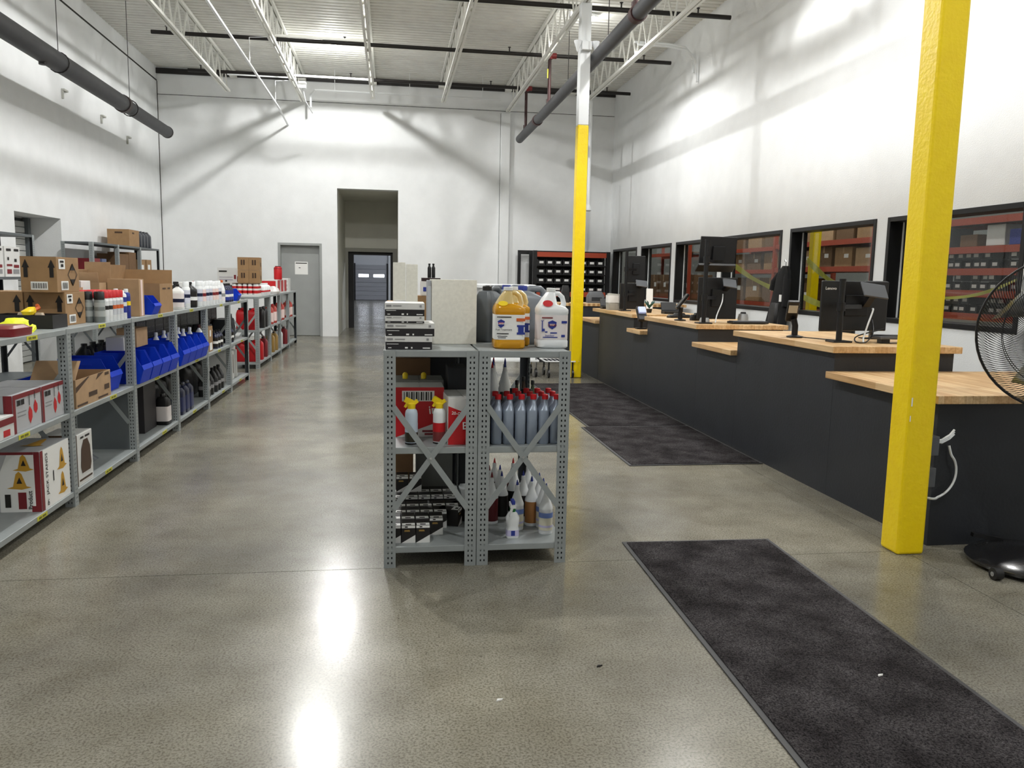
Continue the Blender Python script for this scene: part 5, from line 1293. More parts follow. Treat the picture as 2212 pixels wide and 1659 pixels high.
# aerosol rows between the cartons
CANR = 0.033
kinds = [('dull silver can with black cap', can_fn(CANR, 0.205, M('grey_can', '#8e9594', 0.35, 0.3), BLACK, (M('grey_label', '#b3b9b8', 0.4), M('grey_can', '#8e9594', 0.35, 0.3)), 0.98, 0.24)),
         ('white can with red cap and dark lettering', can_fn(CANR, 0.21, WHITE, RED, (WHITE, INK), 0.98, 0.22)),
         ('white can with red cap and red emblem', can_fn(CANR, 0.21, WHITE, RED, (M('silver_white', '#cfd3da', 0.3), ORANGEP), 0.98, 0.22)),
         ('white and blue can with blue print', can_fn(CANR, 0.205, WHITE, WHITE, (BLUEP, WHITE), 0.6, 0.1))]
seq = [0, 1, 1, 2, 2, 2, 3]
y = 5.80
for k, kd in enumerate(seq):
    for r in range(3):
        inst('ak%d' % kd, kinds[kd][1], (-1.935-0.075*r, y, TL), 0, '%s, column %s past arrow cartons, %s row' % (kinds[kd][0], ('one', 'two', 'three', 'four', 'five', 'six', 'seven')[k], ('front', 'second', 'third')[r]), 'aerosol cans by the arrow cartons')
    y += 0.076
for k in range(2):
    inst('wd', can_fn(0.028, 0.215, BLUEP, WHITE, (BLUEP, YEL), 0.55, 0.12), (-1.93-0.07*k, 6.345, TL), 0, 'slim blue can with yellow shield and white cap, %s' % ('front', 'behind')[k], 'slim blue cans')
text('BERRYMAN', 0.028, (-1.935+CANR+0.003, 5.80+0.076*6, TL+0.085), '+x', PAPER, PROTO['ak3'], rot=PI/2) if False else None
openbox('open brown carton with raised printed flap behind the aerosol cans', (-2.24, 6.02, TL), 0.18, 0.22, 0.225, CARD2, 0, flaps=(('-x', 0.10, -0.3),), prints=())
carton('white carton behind the aerosol cans at the left', (-2.25, 6.26, TL), 0.15, 0.18, 0.27, WHITEB)
openbox('open kraft carton with upright flaps behind the red-capped cans', (-2.235, 6.56, TL), 0.19, 0.26, 0.255, CARD2, 0, flaps=(('-y', 0.075, 0.25), ('+y', 0.155, 0.05), ('-x', 0.10, -0.25)))
carton('tall narrow tan carton standing beside the small blue bin', (-2.02, 6.64, TL), 0.23, 0.12, 0.285, CARD2, 0, prints=[(PINKW, [rect('+x', 0.3, 0.02, 0.7, 0.98)])])
inst('sbin', bin_fn(0.19, 0.28, 0.15), (-2.02, 6.98, TL), 0, 'small blue stacking bin on the top shelf between tan carton and big open carton')
openbox('big open brown carton with one flap folded up on the left top shelf', (-2.10, 7.32, TL), 0.40, 0.40, 0.245, CARD, 0, flaps=(('-x', 0.15, -0.12), ('+y', 0.115, 0.1)), prints=[(INKB, [rect('+x', 0.2, 0.8, 0.45, 0.86), rect('+x', 0.6, 0.8, 0.8, 0.86)])])
# bottles toward the far end
inst('cas', bottle_fn(0.075, 0.11, 0.235, PAPER, BLACK, M('white_label', '#e9e2e2', 0.45), NAVY, neck=0.35, name='oil_bottle'), (-1.96, 7.93, TL), PI/2, 'white oil bottle with black cap and blue lettering, after the big open carton')
text('CASTROL', 0.03, (0, 0, 0), 'top', BLUEP, PROTO['cas'])
o = PROTO['cas'].children[-1]; o.location = (0.018, -0.0575, 0.085); o.rotation_euler = (PI/2, -PI/2, 0)
inst('cas', None, (-2.06, 7.95, TL), PI/2, 'white oil bottle with black cap, behind the first one')
inst('blb', bottle_fn(0.085, 0.14, 0.25, BLACK, BLACK, M('black_label', '#1c1714', 0.4), PAPER, neck=0.5, name='oil_bottle'), (-1.97, 8.42, TL), PI/2, 'black oil bottle on the left top shelf among white ones, front')
inst('blb', None, (-2.09, 8.40, TL), PI/2, 'black oil bottle on the left top shelf among white ones, behind')
inst('wbt', can_fn(0.038, 0.255, WHITE, WHITE, (M('pale_label', '#d4d6e4', 0.4), NAVY), 0.8, 0.2), (-1.94, 8.16, TL), 0, 'white can left of the black oil bottle on the left top shelf')
for k in range(7):
    for r in range(2):
        nm = ('wbt', 'wrd', 'wbt', 'wbt', 'wrd', 'wrd', 'wbt')[k]
        if nm == 'wrd' and 'wrd' not in PROTO:
            inst('wrd', can_fn(0.038, 0.25, WHITE, WHITE, (PINKW, REDD), 0.85, 0.2), (-1.935-0.085*r, 8.66+0.155*k, TL), 0, 'white can with dull red band, position %s past the black bottle, front' % ORD[k], 'white cans at the far end'); continue
        inst(nm, None, (-1.935-0.085*r, 8.66+0.155*k, TL), 0, '%s, position %s past the black bottle, %s' % ('white can with navy band' if nm == 'wbt' else 'white can with dull red band', ORD[k], ('front', 'behind')[r]), 'white cans at the far end')
inst('orb', bottle_fn(0.075, 0.075, 0.26, WHITE, ORANGEP, M('white_label', '#e9e2e2', 0.45), M('grey_print', '#8e8e90', 0.6), neck=0.35, sh=0.6, e=0.9), (-1.94, 9.82, TL), PI/2, 'white bottle with orange cap on the left top shelf near the far blue bin')
for k in range(3):
    inst('nvb', bottle_fn(0.07, 0.1, 0.22, NAVY, BLACK, BLUEP, PAPER, neck=0.4, name='oil_bottle'), (-1.95, 10.05+0.12*k, TL), PI/2, 'navy oil bottle, %s of three before the far blue bin' % ORD[k], 'navy oil bottles')
inst('sbin', None, (-2.02, 10.62, TL), 0, 'small blue stacking bin at the far end of the left top shelf')
carton('red and white carton behind the white cans at the far end', (-2.25, 9.4, TL), 0.16, 0.4, 0.235, WHITEB, prints=[(RED, [rect('+x', 0.05, 0.5, 0.95, 0.9)])])
carton('red carton behind the navy bottles at the far end', (-2.25, 10.2, TL), 0.16, 0.4, 0.24, RED, prints=[(PAPER, [rect('+x', 0.1, 0.2, 0.5, 0.5)])])

# ---------------- left run, middle shelf
def barrel(label, loc, w_, d_, h_, k):
    pr = [(REDD, [rect('+x', 0, 0, 0.09, 1), rect('-y', 0.86, 0, 1, 1), rect('+x', 0.09, 0.88, 1.0, 1.0)]),
          (RED, [('+x', [(0.52, 0.45), (0.58, 0.60), (0.66, 0.45), (0.66, 0.28), (0.58, 0.12), (0.52, 0.28)]), ('+x', [(0.72, 0.58), (0.78, 0.73), (0.86, 0.58), (0.86, 0.44), (0.79, 0.34), (0.72, 0.44)])]),
          (INK, [rect('+x', 0.14, 0.70, 0.24, 0.84), rect('+x', 0.27, 0.70, 0.38, 0.84), rect('+x', 0.55, 0.62, 0.57, 0.92), rect('+x', 0.75, 0.75, 0.77, 0.95)]),
          (M('grey_print', '#8e8e90', 0.6), [rect('+x', 0.14, 0.5, 0.45, 0.53), rect('+x', 0.14, 0.4, 0.42, 0.43), rect('-y', 0.1, 0.3, 0.7, 0.7)])]
    return carton(label, loc, w_, d_, h_, M('silver_carton', '#bfc0c4', 0.45, 0.1), 0, prints=pr, texts=[('BARREL', 0.05, '-y', 0.72, 0.5, INK, PI/2)])
barrel('silver and red carton with two red lamp shapes on the left middle shelf', (-2.06, 4.575, TMd), 0.30, 0.34, 0.20, 0)
barrel('silver and red carton with hose picture beside the near shelf post', (-2.06, 4.905, TMd), 0.30, 0.30, 0.20, 1)
carton('low white and red carton in front at the left edge, middle shelf', (-2.0, 4.27, TMd), 0.2, 0.24, 0.11, WHITEB, 0, prints=[(REDD, [rect('-y', 0, 0.62, 1, 0.92), rect('+x', 0, 0.62, 1, 0.92)]), (RED, [rect('+x', 0.5, 0.1, 0.8, 0.4)])])
inst('bbin', bin_fn(0.30, 0.36, 0.22), (-2.30, 4.42, TMd+0.0), 0, 'dark blue stacking bin behind the silver cartons, left') if False else None
for k, y in enumerate((5.28, 5.56, 5.84)):
    inst('blueb', bin_fn(0.26, 0.13, 0.15, False), (-2.265, y, TMd), 0, 'low blue bin %s at the back behind the long tan carton' % ORD[k])
openbox('long open tan carton with diagonal print and raised lid on the left middle shelf', (-2.03, 5.53, TMd), 0.26, 0.62, 0.175, CARD2, 0, flaps=(('-y', 0.15, -0.75),), name='printed_carton',
        prints=[(INKB, [('+x', [(0.0, 0.55), (0.0, 0.75), (0.32, 1.0), (0.38, 1.0)]), ('+x', [(0.55, 0.78), (0.80, 1.0), (0.62, 1.0)]), rect('+x', 0.82, 0.84, 0.95, 0.95), rect('+x', 0.34, 0.25, 0.58, 0.42), rect('+x', 0.8, 0.3, 0.95, 0.5), rect('+x', 0.02, 0.04, 0.3, 0.12), rect('+x', 0.6, 0.04, 0.9, 0.12)])])
inst('blueL', bin_fn(0.25, 0.34, 0.235), (-2.10, 6.06, TMd), 0, 'blue stacking bin set back beside the long tan carton on the middle shelf')
for k, y in enumerate((6.505, 6.775, 7.045, 7.315)):
    inst('blueL', None, (-2.012, y, TMd), 0, 'blue stacking bin, %s of four on the middle shelf between the third and fourth posts' % ORD[k], 'blue bins, nearer set')
for k, y in enumerate((7.73, 7.99, 8.25, 8.51)):
    inst('blueL', None, (-2.015, y, TMd), 0, 'blue stacking bin holding white bottles, %s of four in the farther set' % ORD[k], 'blue bins, farther set')
    for q in range(2):
        inst('wq', bottle_fn(0.075, 0.075, 0.29, WHITE, WHITE, None, None, neck=0.35, sh=0.66, e=0.9), (-2.0-0.11*q, y, TMd+0.005), PI/2, 'white bottle standing in the %s blue bin of the farther set, %s' % (ORD[k], ('front', 'back')[q]), 'white bottles in blue bins')
inst('wqs', bottle_fn(0.08, 0.09, 0.31, WHITE, M('dark_cap', '#3a1518', 0.4), M('white_label', '#e9e2e2', 0.45), BLUEP, neck=0.32, sh=0.66, e=0.9), (-1.95, 8.685, TMd), PI/2, 'white bottle with blue label at the end of the farther blue bins')
for k, y in enumerate((6.43, 6.61, 6.79, 6.97, 7.15, 7.33)):
    inst('dkj', jug_fn(0.15, 0.15, 0.30, M('dark_jug', '#23262a', 0.4), BLACK, M('dark_label', '#3a3d42', 0.5)), (-2.262, y, TMd), 0, 'dark plastic jug %s in the row behind the nearer blue bins' % ORD[k])
carton('white carton resting across the nearer blue bins', (-2.075, 6.64, TMd+0.2385), 0.13, 0.26, 0.10, WHITEB)
carton('tan carton laid across the nearer blue bins next to the white one', (-2.09, 6.99, TMd+0.2355), 0.15, 0.30, 0.15, CARD2)
carton('maroon wrapped packet behind the set back blue bin', (-2.265, 6.14, TMd), 0.12, 0.30, 0.12, M('maroon_wrap', '#5c2530', 0.5))
for k, y in enumerate((7.72, 8.01, 8.30, 8.59, 8.95, 9.24, 9.53, 9.81, 10.18, 10.47, 10.76)):
    c = thing('crate', 'black slotted crate %s in the row behind the farther blue bins' % ORD[k], 'crate', (-2.28, y, TMd))
    MB().box(-0.05, -0.14, 0, 0.05, 0.14, 0.44).build('body', c, BLACK, bevel=0.004)
    b = MB()
    for u in range(5):
        for v in range(8): b.box(0.0505, -0.11+u*0.05, 0.05+v*0.046, 0.052, -0.095+u*0.05, 0.06+v*0.046)
    b.build('slots', c, M('slot_light', '#9a9c9c', 0.6))
carton('tan leaning card display on the middle shelf past the blue bins', (-1.96, 9.08, TMd), 0.08, 0.20, 0.27, CARD, 0.0, prints=[(PAPER, [rect('+x', 0.25, 0.60, 0.55, 0.85), rect('+x', 0.2, 0.05, 0.8, 0.35)])])
for k in range(5):
    inst('dkb', bottle_fn(0.07, 0.09, 0.20, NAVY, BLACK, M('black_label', '#1c1714', 0.4), PAPER, neck=0.35, sh=0.7, name='oil_bottle'), (-1.96, (9.42, 9.55, 9.68, 10.2, 10.34)[k], TMd), PI/2, 'navy oil bottle %s beyond the tan card display on the middle shelf' % ORD[k], 'navy oil bottles, middle shelf')
for k, (y, z) in enumerate(((9.58, 0.27), (10.65, 0.0), (10.9, 0.0))):
    t = thing('tool_case', 'dark grey tool case %s on the far part of the middle shelf' % ORD[k], 'case', (-2.115, y, TMd))
    MB().loft([sup(0.20, 0.22, 0, e=0.25), sup(0.21, 0.23, 0.15, e=0.25), sup(0.18, 0.2, 0.26, e=0.3)]).build('body', t, M('dark_jug', '#23262a', 0.4), smooth=40)
    MB().tube([(0.06, -0.06, 0.25), (0.06, -0.05, 0.31), (0.06, 0.05, 0.31), (0.06, 0.06, 0.25)], 0.01, 8).build('handle', t, GREYPL, smooth=50)

# ---------------- left run, bottom shelf
js_y = [('-y', [(0.50, 0.0), (1.0, 0.0), (1.0, 1.0), (0.62, 1.0), (0.50, 0.62)])]
yel = M('mustard_print', '#c9982c', 0.5)
def stand(face, u, v, w_, h_):
    return [(face, [(u-w_*0.5, v), (u-w_*0.25, v+h_*0.1), (u-w_*0.12, v+h_*0.85), (u, v+h_), (u+w_*0.12, v+h_*0.85), (u+w_*0.3, v+h_*0.12), (u+w_*0.5, v+h_*0.05), (u+w_*0.1, v-h_*0.08)])]
def standhole(face, u, v, w_, h_):
    return [(face, [(u-w_*0.10, v+h_*0.28), (u+w_*0.13, v+h_*0.28), (u+w_*0.02, v+h_*0.66)])]
carton('large white and yellow carton lettered JACK STANDS on the bottom left shelf', (-2.11, 4.86, TBt), 0.42, 0.40, 0.335, M('silver_carton', '#bfc0c4', 0.45, 0.1), 0,
       prints=[(PAPER, js_y+[('+x', [(0.10, 0.0), (1, 0), (1, 1), (0.10, 1)])]), (REDD, [rect('-y', 0.88, 0.0, 1.0, 0.10), rect('+x', 0, 0, 0.09, 1), rect('-y', 0, 0.955, 0.929, 1.0), rect('-y', 0.72, 0.05, 0.82, 0.33), rect('-y', 0.93, 0.1, 1.0, 1)]),
               (yel, stand('-y', 0.74, 0.40, 0.30, 0.28)+stand('-y', 0.80, 0.70, 0.26, 0.26)+stand('+x', 0.72, 0.55, 0.36, 0.36)+stand('+x', 0.72, 0.12, 0.36, 0.36)+stand('top', 0.75, 0.4, 0.3, 0.5)),
               (INK, standhole('-y', 0.74, 0.40, 0.30, 0.28)+standhole('-y', 0.80, 0.70, 0.26, 0.26)+standhole('+x', 0.72, 0.55, 0.36, 0.36)+standhole('+x', 0.72, 0.12, 0.36, 0.36)+[rect('-y', 0.56, 0.08, 0.63, 0.30), rect('+x', 0.40, 0.40, 0.43, 0.58)])],
       texts=[('JACK STANDS', 0.038, '+x', 0.20, 0.58, INK, PI/2), ('JACK STANDS', 0.04, '-y', 0.10, 0.55, INK, PI/2), ('6', 0.06, '-y', 0.2, 0.1, INK, 0), ('6', 0.05, '+x', 0.2, 0.09, INK, 0), ('Product', 0.032, '-y', 0.87, 0.2, INK, PI/2)])
carton('white carton with a brown bottle picture on the bottom shelf past the near post', (-2.0, 5.32, TBt), 0.20, 0.25, 0.32, WHITEB, 0,
       prints=[(INKB, [('+x', [(0.25, 0.22), (0.80, 0.22), (0.88, 0.35), (0.82, 0.70), (0.66, 0.86), (0.4, 0.86), (0.24, 0.70), (0.18, 0.35)]), rect('+x', 0.05, 0.08, 0.9, 0.12)]), (CARD3, [rect('-y', 0, 0, 1, 1)]), (INK, [rect('+x', 0.2, 0.9, 0.4, 0.94), rect('+x', 0.5, 0.9, 0.8, 0.94)])])
t = thing('wrapped_packet', 'crumpled clear plastic packet with dark contents on the bottom shelf', 'packet', (-2.19, 5.80, TBt))
b = MB(); nx, ny = 9, 11; vs = []
for i in range(nx):
    for j in range(ny):
        u, v = i/(nx-1)*2-1, j/(ny-1)*2-1
        vs.append((u*0.14, v*0.2, max(0.003, 0.24*(1-u*u)*(1-v*v)+random.uniform(-0.018, 0.022)*(1-u*u*v*v))))
b.add(vs, [(i*ny+j, (i+1)*ny+j, (i+1)*ny+j+1, i*ny+j+1) for i in range(nx-1) for j in range(ny-1)])
b.build('film', t, M('clear_film', '#8d9298', 0.15, 0.0, trans=0.5))
MB().loft([sup(0.2, 0.3, 0.001, e=0.5), sup(0.18, 0.26, 0.07, e=0.5), sup(0.12, 0.18, 0.13, e=0.6)]).build('contents', t, M('navy_cloth', '#1c2236', 0.8), smooth=30)
carton('dark flat carton behind the bottle-picture carton, bottom shelf', (-2.265, 5.36, TBt), 0.13, 0.3, 0.22, M('charcoal_carton', '#34363a', 0.7))
inst('bigblk', oiljug_fn(0.22, 0.2, 0.36, BLACK, BLACK), (-2.17, 7.38, TBt), PI/2, 'big black jug beside the large black carton on the bottom shelf', 'big black jugs')
carton('large black carton at the back of the bottom shelf before the fourth post', (-2.15, 7.08, TBt), 0.30, 0.34, 0.41, M('black_carton', '#1d1a1e', 0.5))
inst('bj', oiljug_fn(0.13, 0.11, 0.27, BLACK, BLACK, M('white_label', '#e9e2e2', 0.45)), (-1.97, 7.36, TBt), PI/2, 'black jug with a white label beside the third post on the bottom shelf')
for k, y in enumerate((7.86, 8.02, 8.18)):
    inst('bj2', oiljug_fn(0.13, 0.11, 0.28, NAVY, BLACK, M('navy_label', '#2b335f', 0.45)), (-1.97, y, TBt), PI/2, 'navy labelled jug %s on the bottom shelf below the farther blue bins' % ORD[k], 'navy jugs')
for k, y in enumerate((7.72, 7.97, 8.22, 8.47, 8.96, 9.2, 9.44, 9.68)):
    inst('bigblk', None, (-2.215, y, TBt), PI/2, 'big black jug %s behind the navy jugs on the bottom shelf' % ORD[k], 'big black jugs behind')
for k, y in enumerate((9.0, 9.16, 9.38, 9.54, 9.70)):
    inst('bb2', bottle_fn(0.09, 0.12, 0.27, BLACK, BLACK, None, M('grey_print', '#8e8e90', 0.6), neck=0.35, sh=0.6, name='oil_bottle'), (-1.98, y, TBt), PI/2, 'black bottle %s in the group on the far part of the bottom shelf' % ORD[k], 'black bottles, bottom shelf')
for k, y in enumerate((10.3, 10.55, 10.8)):
    carton('pale grey carton %s at the far end of the bottom shelf, left run' % ORD[k], (-2.08, y, TBt), 0.22, 0.18, 0.34, WHITEB, 0.08*k, prints=[(INKB, [rect('+x', 0.3, 0.2, 0.6, 0.9)])])

# ================================================================ second run goods
def brownq(k, x, y, z, lab):
    carton(lab, (x, y, z), 0.158, 0.19, 0.19, CARD, 0, group='brown cube cartons', prints=[(INKB, [rect('-y', 0.3, 0.4, 0.45, 0.8), rect('-y', 0.52, 0.4, 0.67, 0.8), rect('+x', 0.35, 0.3, 0.6, 0.6)])])
TS = 1.0725
t = openbox('shallow white tray of red and white cans under the brown cube cartons', (-2.15, 12.72, TS), 0.38, 0.40, 0.03, WHITEB)
c8 = can_fn(0.034, 0.185, PAPER, WHITE, (RED, PAPER), 0.9, 0.06)
for i in range(5):
    for j in range(5):
        inst('rc', c8, (-2.30+0.075*i, 12.57+0.075*j, TS+0.0045), 0, 'red and white can in the tray, row %s from front, %s from left' % (('one', 'two', 'three', 'four', 'five')[j], ORD[i]), 'cans in the shallow tray')
o = MB().box(-2.33, 12.53, TS+0.191, -1.97, 12.91, TS+0.197).build('card_sheet', None, CARD3); tag(o, 'thin card sheet between the tray of cans and brown cube cartons', 'sheet')
for k, (x, z, lab) in enumerate(((-2.18, 0, 'lower left'), (-2.02, 0, 'lower right'), (-2.18, 0.191, 'upper left'), (-2.02, 0.191, 'upper right'))):
    brownq(k, x, 12.72, TS+0.1975+z, 'brown cube carton, %s of the stack of four on the second shelving run' % lab)
carton('white printed carton standing left of the brown cube cartons', (-2.47, 13.05, TS), 0.28, 0.24, 0.42, WHITEB, 0, prints=[(M('pale_print', '#b3aeb8', 0.5), [rect('-y', 0.1, 0.55, 0.8, 0.6), rect('-y', 0.1, 0.65, 0.8, 0.68)]), (INK, [rect('-y', 0.08, 0.85, 0.5, 0.9), rect('-y', 0.4, 0.5, 0.5, 0.56), rect('-y', 0.12, 0.15, 0.25, 0.4), rect('-y', 0.35, 0.22, 0.78, 0.38)]), (REDD, [rect('+x', 0.1, 0.5, 0.6, 0.7), rect('-y', 0.86, 0.6, 0.97, 0.75)])])
for k in range(5):
    inst('wj2', bottle_fn(0.10, 0.13, 0.19, WHITE, WHITE, None, RED, neck=0.4, sh=0.75), (-2.03, 13.2+0.16*k, TS), PI/2, 'white tub bottle with red band, %s beyond the brown cube cartons' % ORD[k], 'white red-banded bottles')
carton('red carton behind the white red-banded bottles', (-2.25, 13.5, TS), 0.2, 0.5, 0.22, RED)
t = thing('plastic_bag', 'crumpled white plastic bag on the second shelving run', 'bag', (-2.03, 14.6, TS))
MB().loft([sup(0.20, 0.30, 0, e=0.7), sup(0.23, 0.33, 0.04, e=0.7), sup(0.16, 0.24, 0.09, 0.01, 0.02, e=0.8), sup(0.05, 0.08, 0.13, e=1)]).build('body', t, M('bag_film', '#d6d2d0', 0.4, bump=0.8, bscale=25), smooth=30)
for k, y in enumerate((15.0, 15.45, 15.9)):
    carton('red and white carton %s on the second run top, toward the grey door' % ORD[k], (-2.13, y, TS), 0.30, 0.38, 0.24, WHITEB, prints=[(RED, [rect('+x', 0.05, 0.1, 0.85, 0.95), rect('-y', 0.1, 0.1, 0.9, 0.9)]), (PAPER, [])])
inst('rdrum', lambda: (lambda t: (MB().lathe([(0.065, 0), (0.072, 0.01), (0.072, 0.20), (0.06, 0.225)], n=18).build('body', t, RED, smooth=40), MB().lathe([(0.05, 0.2255), (0.05, 0.24)], n=16).build('lid', t, REDD, smooth=40), MB().lathe([(0.073, 0.19), (0.073, 0.20)], n=18, cap=False).build('band', t, REDD, smooth=40), t)[-1])(thing('red_canister', '', 'canister')), (-2.02, 15.2, TS+0.2405), 0, 'red canister standing on the red and white cartons')
carton('grey and white carton at the far end of the second run top', (-2.08, 16.5, TS), 0.2, 0.36, 0.26, WHITEB, prints=[(M('grey_print', '#8e8e90', 0.6), [rect('-y', 0.1, 0.1, 0.9, 0.25), rect('-y', 0.1, 0.4, 0.9, 0.55), rect('-y', 0.1, 0.7, 0.9, 0.85)])])
for k, (x, y, z, key, mt, cp, lab) in enumerate(((-2.06, 12.65, 0.5755, 'rj', RED, BLACK, 'red oil jug at the near end of the second run middle shelf'), (-2.23, 12.72, 0.5755, 'rj', RED, BLACK, 'red oil jug behind the near post, second run middle shelf'), (-2.02, 13.1, 0.5755, 'kj', BLACK, BLACK, 'black oil jug after the red ones, second run middle shelf'),
        (-2.02, 13.4, 0.5755, 'kj', BLACK, BLACK, 'second black oil jug, second run middle shelf'), (-2.03, 14.1, 0.5755, 'pj', M('pale_red_jug', '#b8433a', 0.4), RED, 'pale red jug, first toward the grey door on the middle shelf'), (-2.03, 14.5, 0.5755, 'pj', None, None, 'pale red jug, second toward the grey door on the middle shelf'),
        (-2.03, 15.1, 0.5755, 'pj', None, None, 'pale red jug, third toward the grey door on the middle shelf'), (-2.03, 15.5, 0.5755, 'pj', None, None, 'pale red jug, fourth toward the grey door on the middle shelf'), (-2.03, 16.4, 0.5755, 'pj', None, None, 'pale red jug, fifth toward the grey door on the middle shelf'), (-2.03, 16.75, 0.5755, 'pj', None, None, 'pale red jug, last before the grey door on the middle shelf'),
        (-2.24, 12.66, 0.0955, 'rj', None, None, 'red oil jug, left one at the near end of the bottom shelf, second run'), (-2.06, 12.66, 0.0955, 'rj', None, None, 'red oil jug, right one at the near end of the bottom shelf, second run'), (-2.03, 12.95, 0.0955, 'rj', None, None, 'red oil jug behind the near pair on the bottom shelf, second run'),
        (-2.03, 13.4, 0.0955, 'dr', REDD, BLACK, 'dark red jug on the bottom shelf of the second run'), (-2.03, 14.2, 0.0955, 'go', GOLD, BLACK, 'gold jug on the bottom shelf of the second run, first'), (-2.03, 14.6, 0.0955, 'go', None, None, 'gold jug on the bottom shelf of the second run, second'), (-2.03, 15.2, 0.0955, 'wh', WHITE, RED, 'white jug on the bottom shelf of the second run'), (-2.03, 15.9, 0.0955, 'dr', None, None, 'dark red jug past the white one, bottom shelf, second run'))):
    inst('r2'+key, oiljug_fn(0.16, 0.14, 0.32, mt, cp, PINKW if key in ('pj',) else None) if mt else None, (x, y, z), 0.0 if y < 12.8 else PI/2, lab)

# ================================================================ wall shelving goods
carton('large brown carton on top of the tall shelving in the left back corner', (-4.70, 15.45, 1.8455), 0.36, 0.58, 0.29, CARD, 0, prints=[(INKB, [rect('-y', 0.35, 0.75, 0.7, 0.85), rect('+x', 0.3, 0.75, 0.5, 0.85)])])
for k in range(4):
    inst('hj', oiljug_fn(0.15, 0.14, 0.30, M('dark_blue_grey_jug', '#33373f', 0.4), BLACK), (-4.62, 15.98+0.19*k, 1.8455), PI/2, 'dark jug %s in the row beside the large brown carton up on the corner shelving' % ORD[k], 'dark jugs on the corner shelving')
for k, (y, w_, d_, h_, mt, z, lab) in enumerate(((13.62, 0.3, 0.28, 0.28, REDD, 1.3205, 'dark red and white carton'), (13.95, 0.3, 0.2, 0.28, M('blue_grey_carton', '#5c6788', 0.5), 1.3205, 'blue-grey carton'), (14.85, 0.35, 0.5, 0.38, CARD3, 1.3205, 'dark brown carton'), (15.32, 0.35, 0.4, 0.42, CARD3, 1.3205, 'second dark brown carton'), (16.0, 0.3, 0.3, 0.30, CARD, 1.3205, 'brown carton with white label'), (16.4, 0.3, 0.3, 0.31, CARD, 1.3205, 'last brown carton with white label'), (13.8, 0.35, 0.6, 0.35, CARD3, 0.7005, 'wide brown carton'), (15.0, 0.35, 0.6, 0.35, CARD, 0.7005, 'second wide brown carton'), (16.2, 0.35, 0.6, 0.35, CARD3, 0.7005, 'third wide brown carton'))):
    carton('%s on the %s shelf of the tall corner shelving' % (lab, 'third' if z > 1 else 'second'), (-4.70, y, z), w_, d_, h_, mt, prints=[(PAPER, [rect('+x', 0.2, 0.2, 0.7, 0.7)])] if k in (0, 4, 5) else ())
for k in range(4):
    y = (9.03, 9.46, 10.25, 10.69)[k]
    carton('white catalogue carton with red print %s on the tall shelving left of the recess' % ORD[k], (-4.68, y, 1.3205), 0.3, 0.40, 0.36, WHITEB, prints=[(INK, [rect('+x', 0.1+0.0, 0.85, 0.4, 0.93), rect('+x', 0.6, 0.85, 0.9, 0.93), rect('+x', 0.15, 0.55, 0.25, 0.65), rect('+x', 0.6, 0.5, 0.75, 0.6)]), (REDD, [rect('+x', 0.1, 0.35, 0.45, 0.42), rect('+x', 0.55, 0.3, 0.9, 0.4), rect('+x', 0.1, 0.1, 0.4, 0.25)]), (M('grey_print', '#8e8e90', 0.6), [rect('+x', 0.5, 0.1, 0.9, 0.25)])])

# ================================================================ utility cart beyond the centre shelves
ct = thing('utility_cart', 'white utility cart with a lidded tub behind the plastic jugs', 'cart', (1.72, 11.75, 0))
MB().loft([sup(0.72, 0.5, 0.88, -0.08, 0, 0.2), sup(0.82, 0.56, 1.27, -0.08, 0, 0.2)]).build('tub', ct, M('tub_plastic', '#d5d8db', 0.4), smooth=40)
MB().loft([sup(0.86, 0.60, 1.275, -0.08, 0, 0.2), sup(0.86, 0.60, 1.315, -0.08, 0, 0.2), sup(0.80, 0.56, 1.33, -0.08, 0, 0.2)]).build('lid', ct, WHITE, smooth=40)
MB().box(-0.42, -0.286, 1.02, -0.41, -0.28, 1.10).build('latch', ct, BLACK)
for sx in (-0.36, 0.36):
    for sy in (-0.22, 0.22):
        MB().tube([(sx, sy, 0.13), (sx, sy, 0.88)], 0.014, 8).build('leg', ct, CHROME, smooth=40)
        MB().tube([(sx-0.015, sy, 0.06), (sx+0.015, sy, 0.06)], 0.06, 14).bar((sx, sy, 0.06), (sx, sy, 0.14), 0.05, 0.02).build('caster', ct, BLACK, smooth=40)
b = MB().box(-0.40, -0.26, 0.22, 0.40, 0.26, 0.25)
b.build('lower_tray', ct, WHITE, bevel=0.006)
wd = thing('wire_dolly', 'white wire dolly on black casters beside the utility cart', 'dolly', (2.45, 11.62, 0))
b = MB()
for k in range(9): b.tube([(-0.24+0.06*k, -0.22, 0.24), (-0.24+0.06*k, 0.22, 0.24)], 0.004, 5)
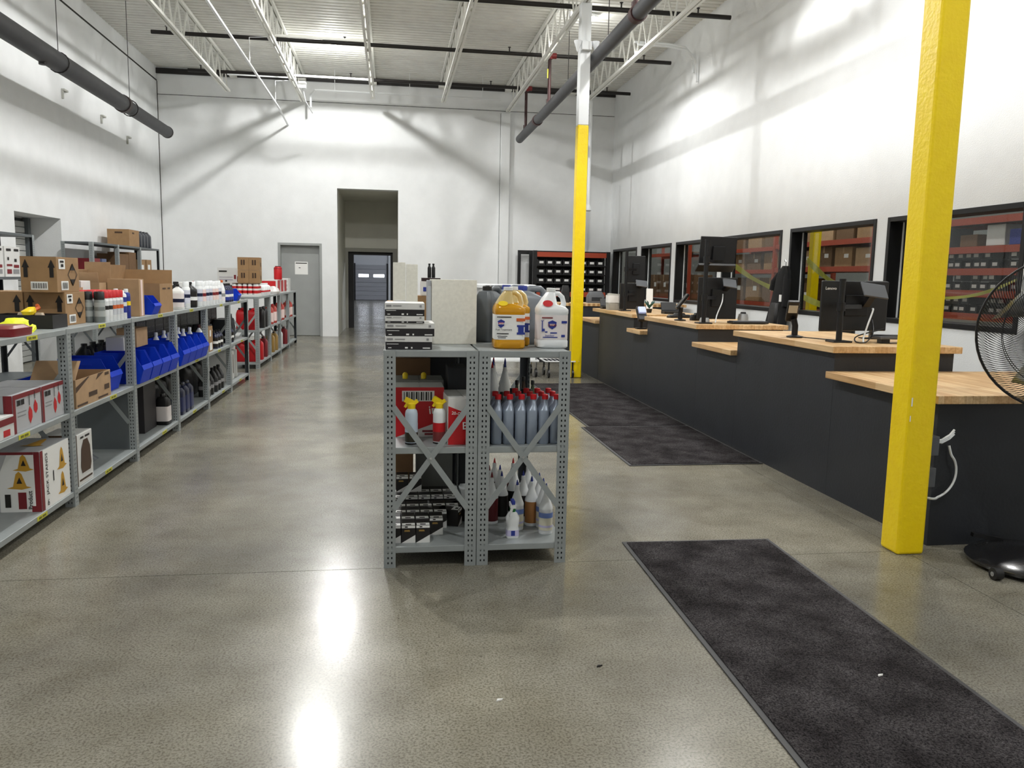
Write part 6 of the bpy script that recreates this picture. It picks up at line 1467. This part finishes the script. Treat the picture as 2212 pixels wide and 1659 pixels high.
b.tube([(-0.26, -0.23, 0.24), (0.18, -0.23, 0.24), (0.18, 0.23, 0.24), (-0.26, 0.23, 0.24), (-0.26, -0.23, 0.24)], 0.01, 6)
b.build('wire_deck', wd, WHITE)
for sx in (-0.2, 0.15):
    for sy in (-0.19, 0.19):
        MB().tube([(sx-0.014, sy, 0.06), (sx+0.014, sy, 0.06)], 0.06, 14).bar((sx, sy, 0.07), (sx, sy, 0.235), 0.03, 0.02).build('caster', wd, BLACK, smooth=40)
# little crumbs of litter seen on the floor and mat
for k, (x, y, lab) in enumerate(((1.75, 2.55, 'tiny white scrap lying on the near dark mat'), (0.35, 2.55, 'small pale flake on the concrete in the foreground'), (0.75, 2.75, 'small dark chip on the concrete left of the near mat'))):
    o = MB().add([(0, 0, 0.0), (0.02, 0.006, 0), (0.026, 0.014, 0), (0.004, 0.012, 0), (0.002, 0.002, 0.004), (0.02, 0.008, 0.004), (0.024, 0.012, 0.004), (0.006, 0.011, 0.004)], [(0, 3, 2, 1), (4, 5, 6, 7), (0, 1, 5, 4), (1, 2, 6, 5), (2, 3, 7, 6), (3, 0, 4, 7)]).build('litter_scrap', None, (PAPER, PAPER, INK)[k])
    o.location = (x, y, 0.011 if k == 0 else 0.001); tag(o, lab, 'scrap')

# lettering becomes flat mesh
bpy.context.view_layer.update()
dg = bpy.context.evaluated_depsgraph_get()
names = {}
for o in [q for q in bpy.data.objects if q.type == 'FONT']:
    if o.data.name not in names:
        me = bpy.data.meshes.new_from_object(o.evaluated_get(dg)); me.name = 'lettering'; names[o.data.name] = me
    me = names[o.data.name]
    n_ = bpy.data.objects.new('lettering', me); COL.objects.link(n_)
    n_.parent = o.parent; n_.location = o.location; n_.rotation_euler = o.rotation_euler; n_.scale = o.scale
    n_['kind'] = 'stuff'
    bpy.data.objects.remove(o)
for o in COL.objects:
    if o.name.split('.')[0] in ('emblem', 'lid_printing', 'label_print', 'blue_printing', 'slots', 'price_print', 'printing') and o.parent is not None and o.type == 'MESH':
        o['kind'] = 'stuff'
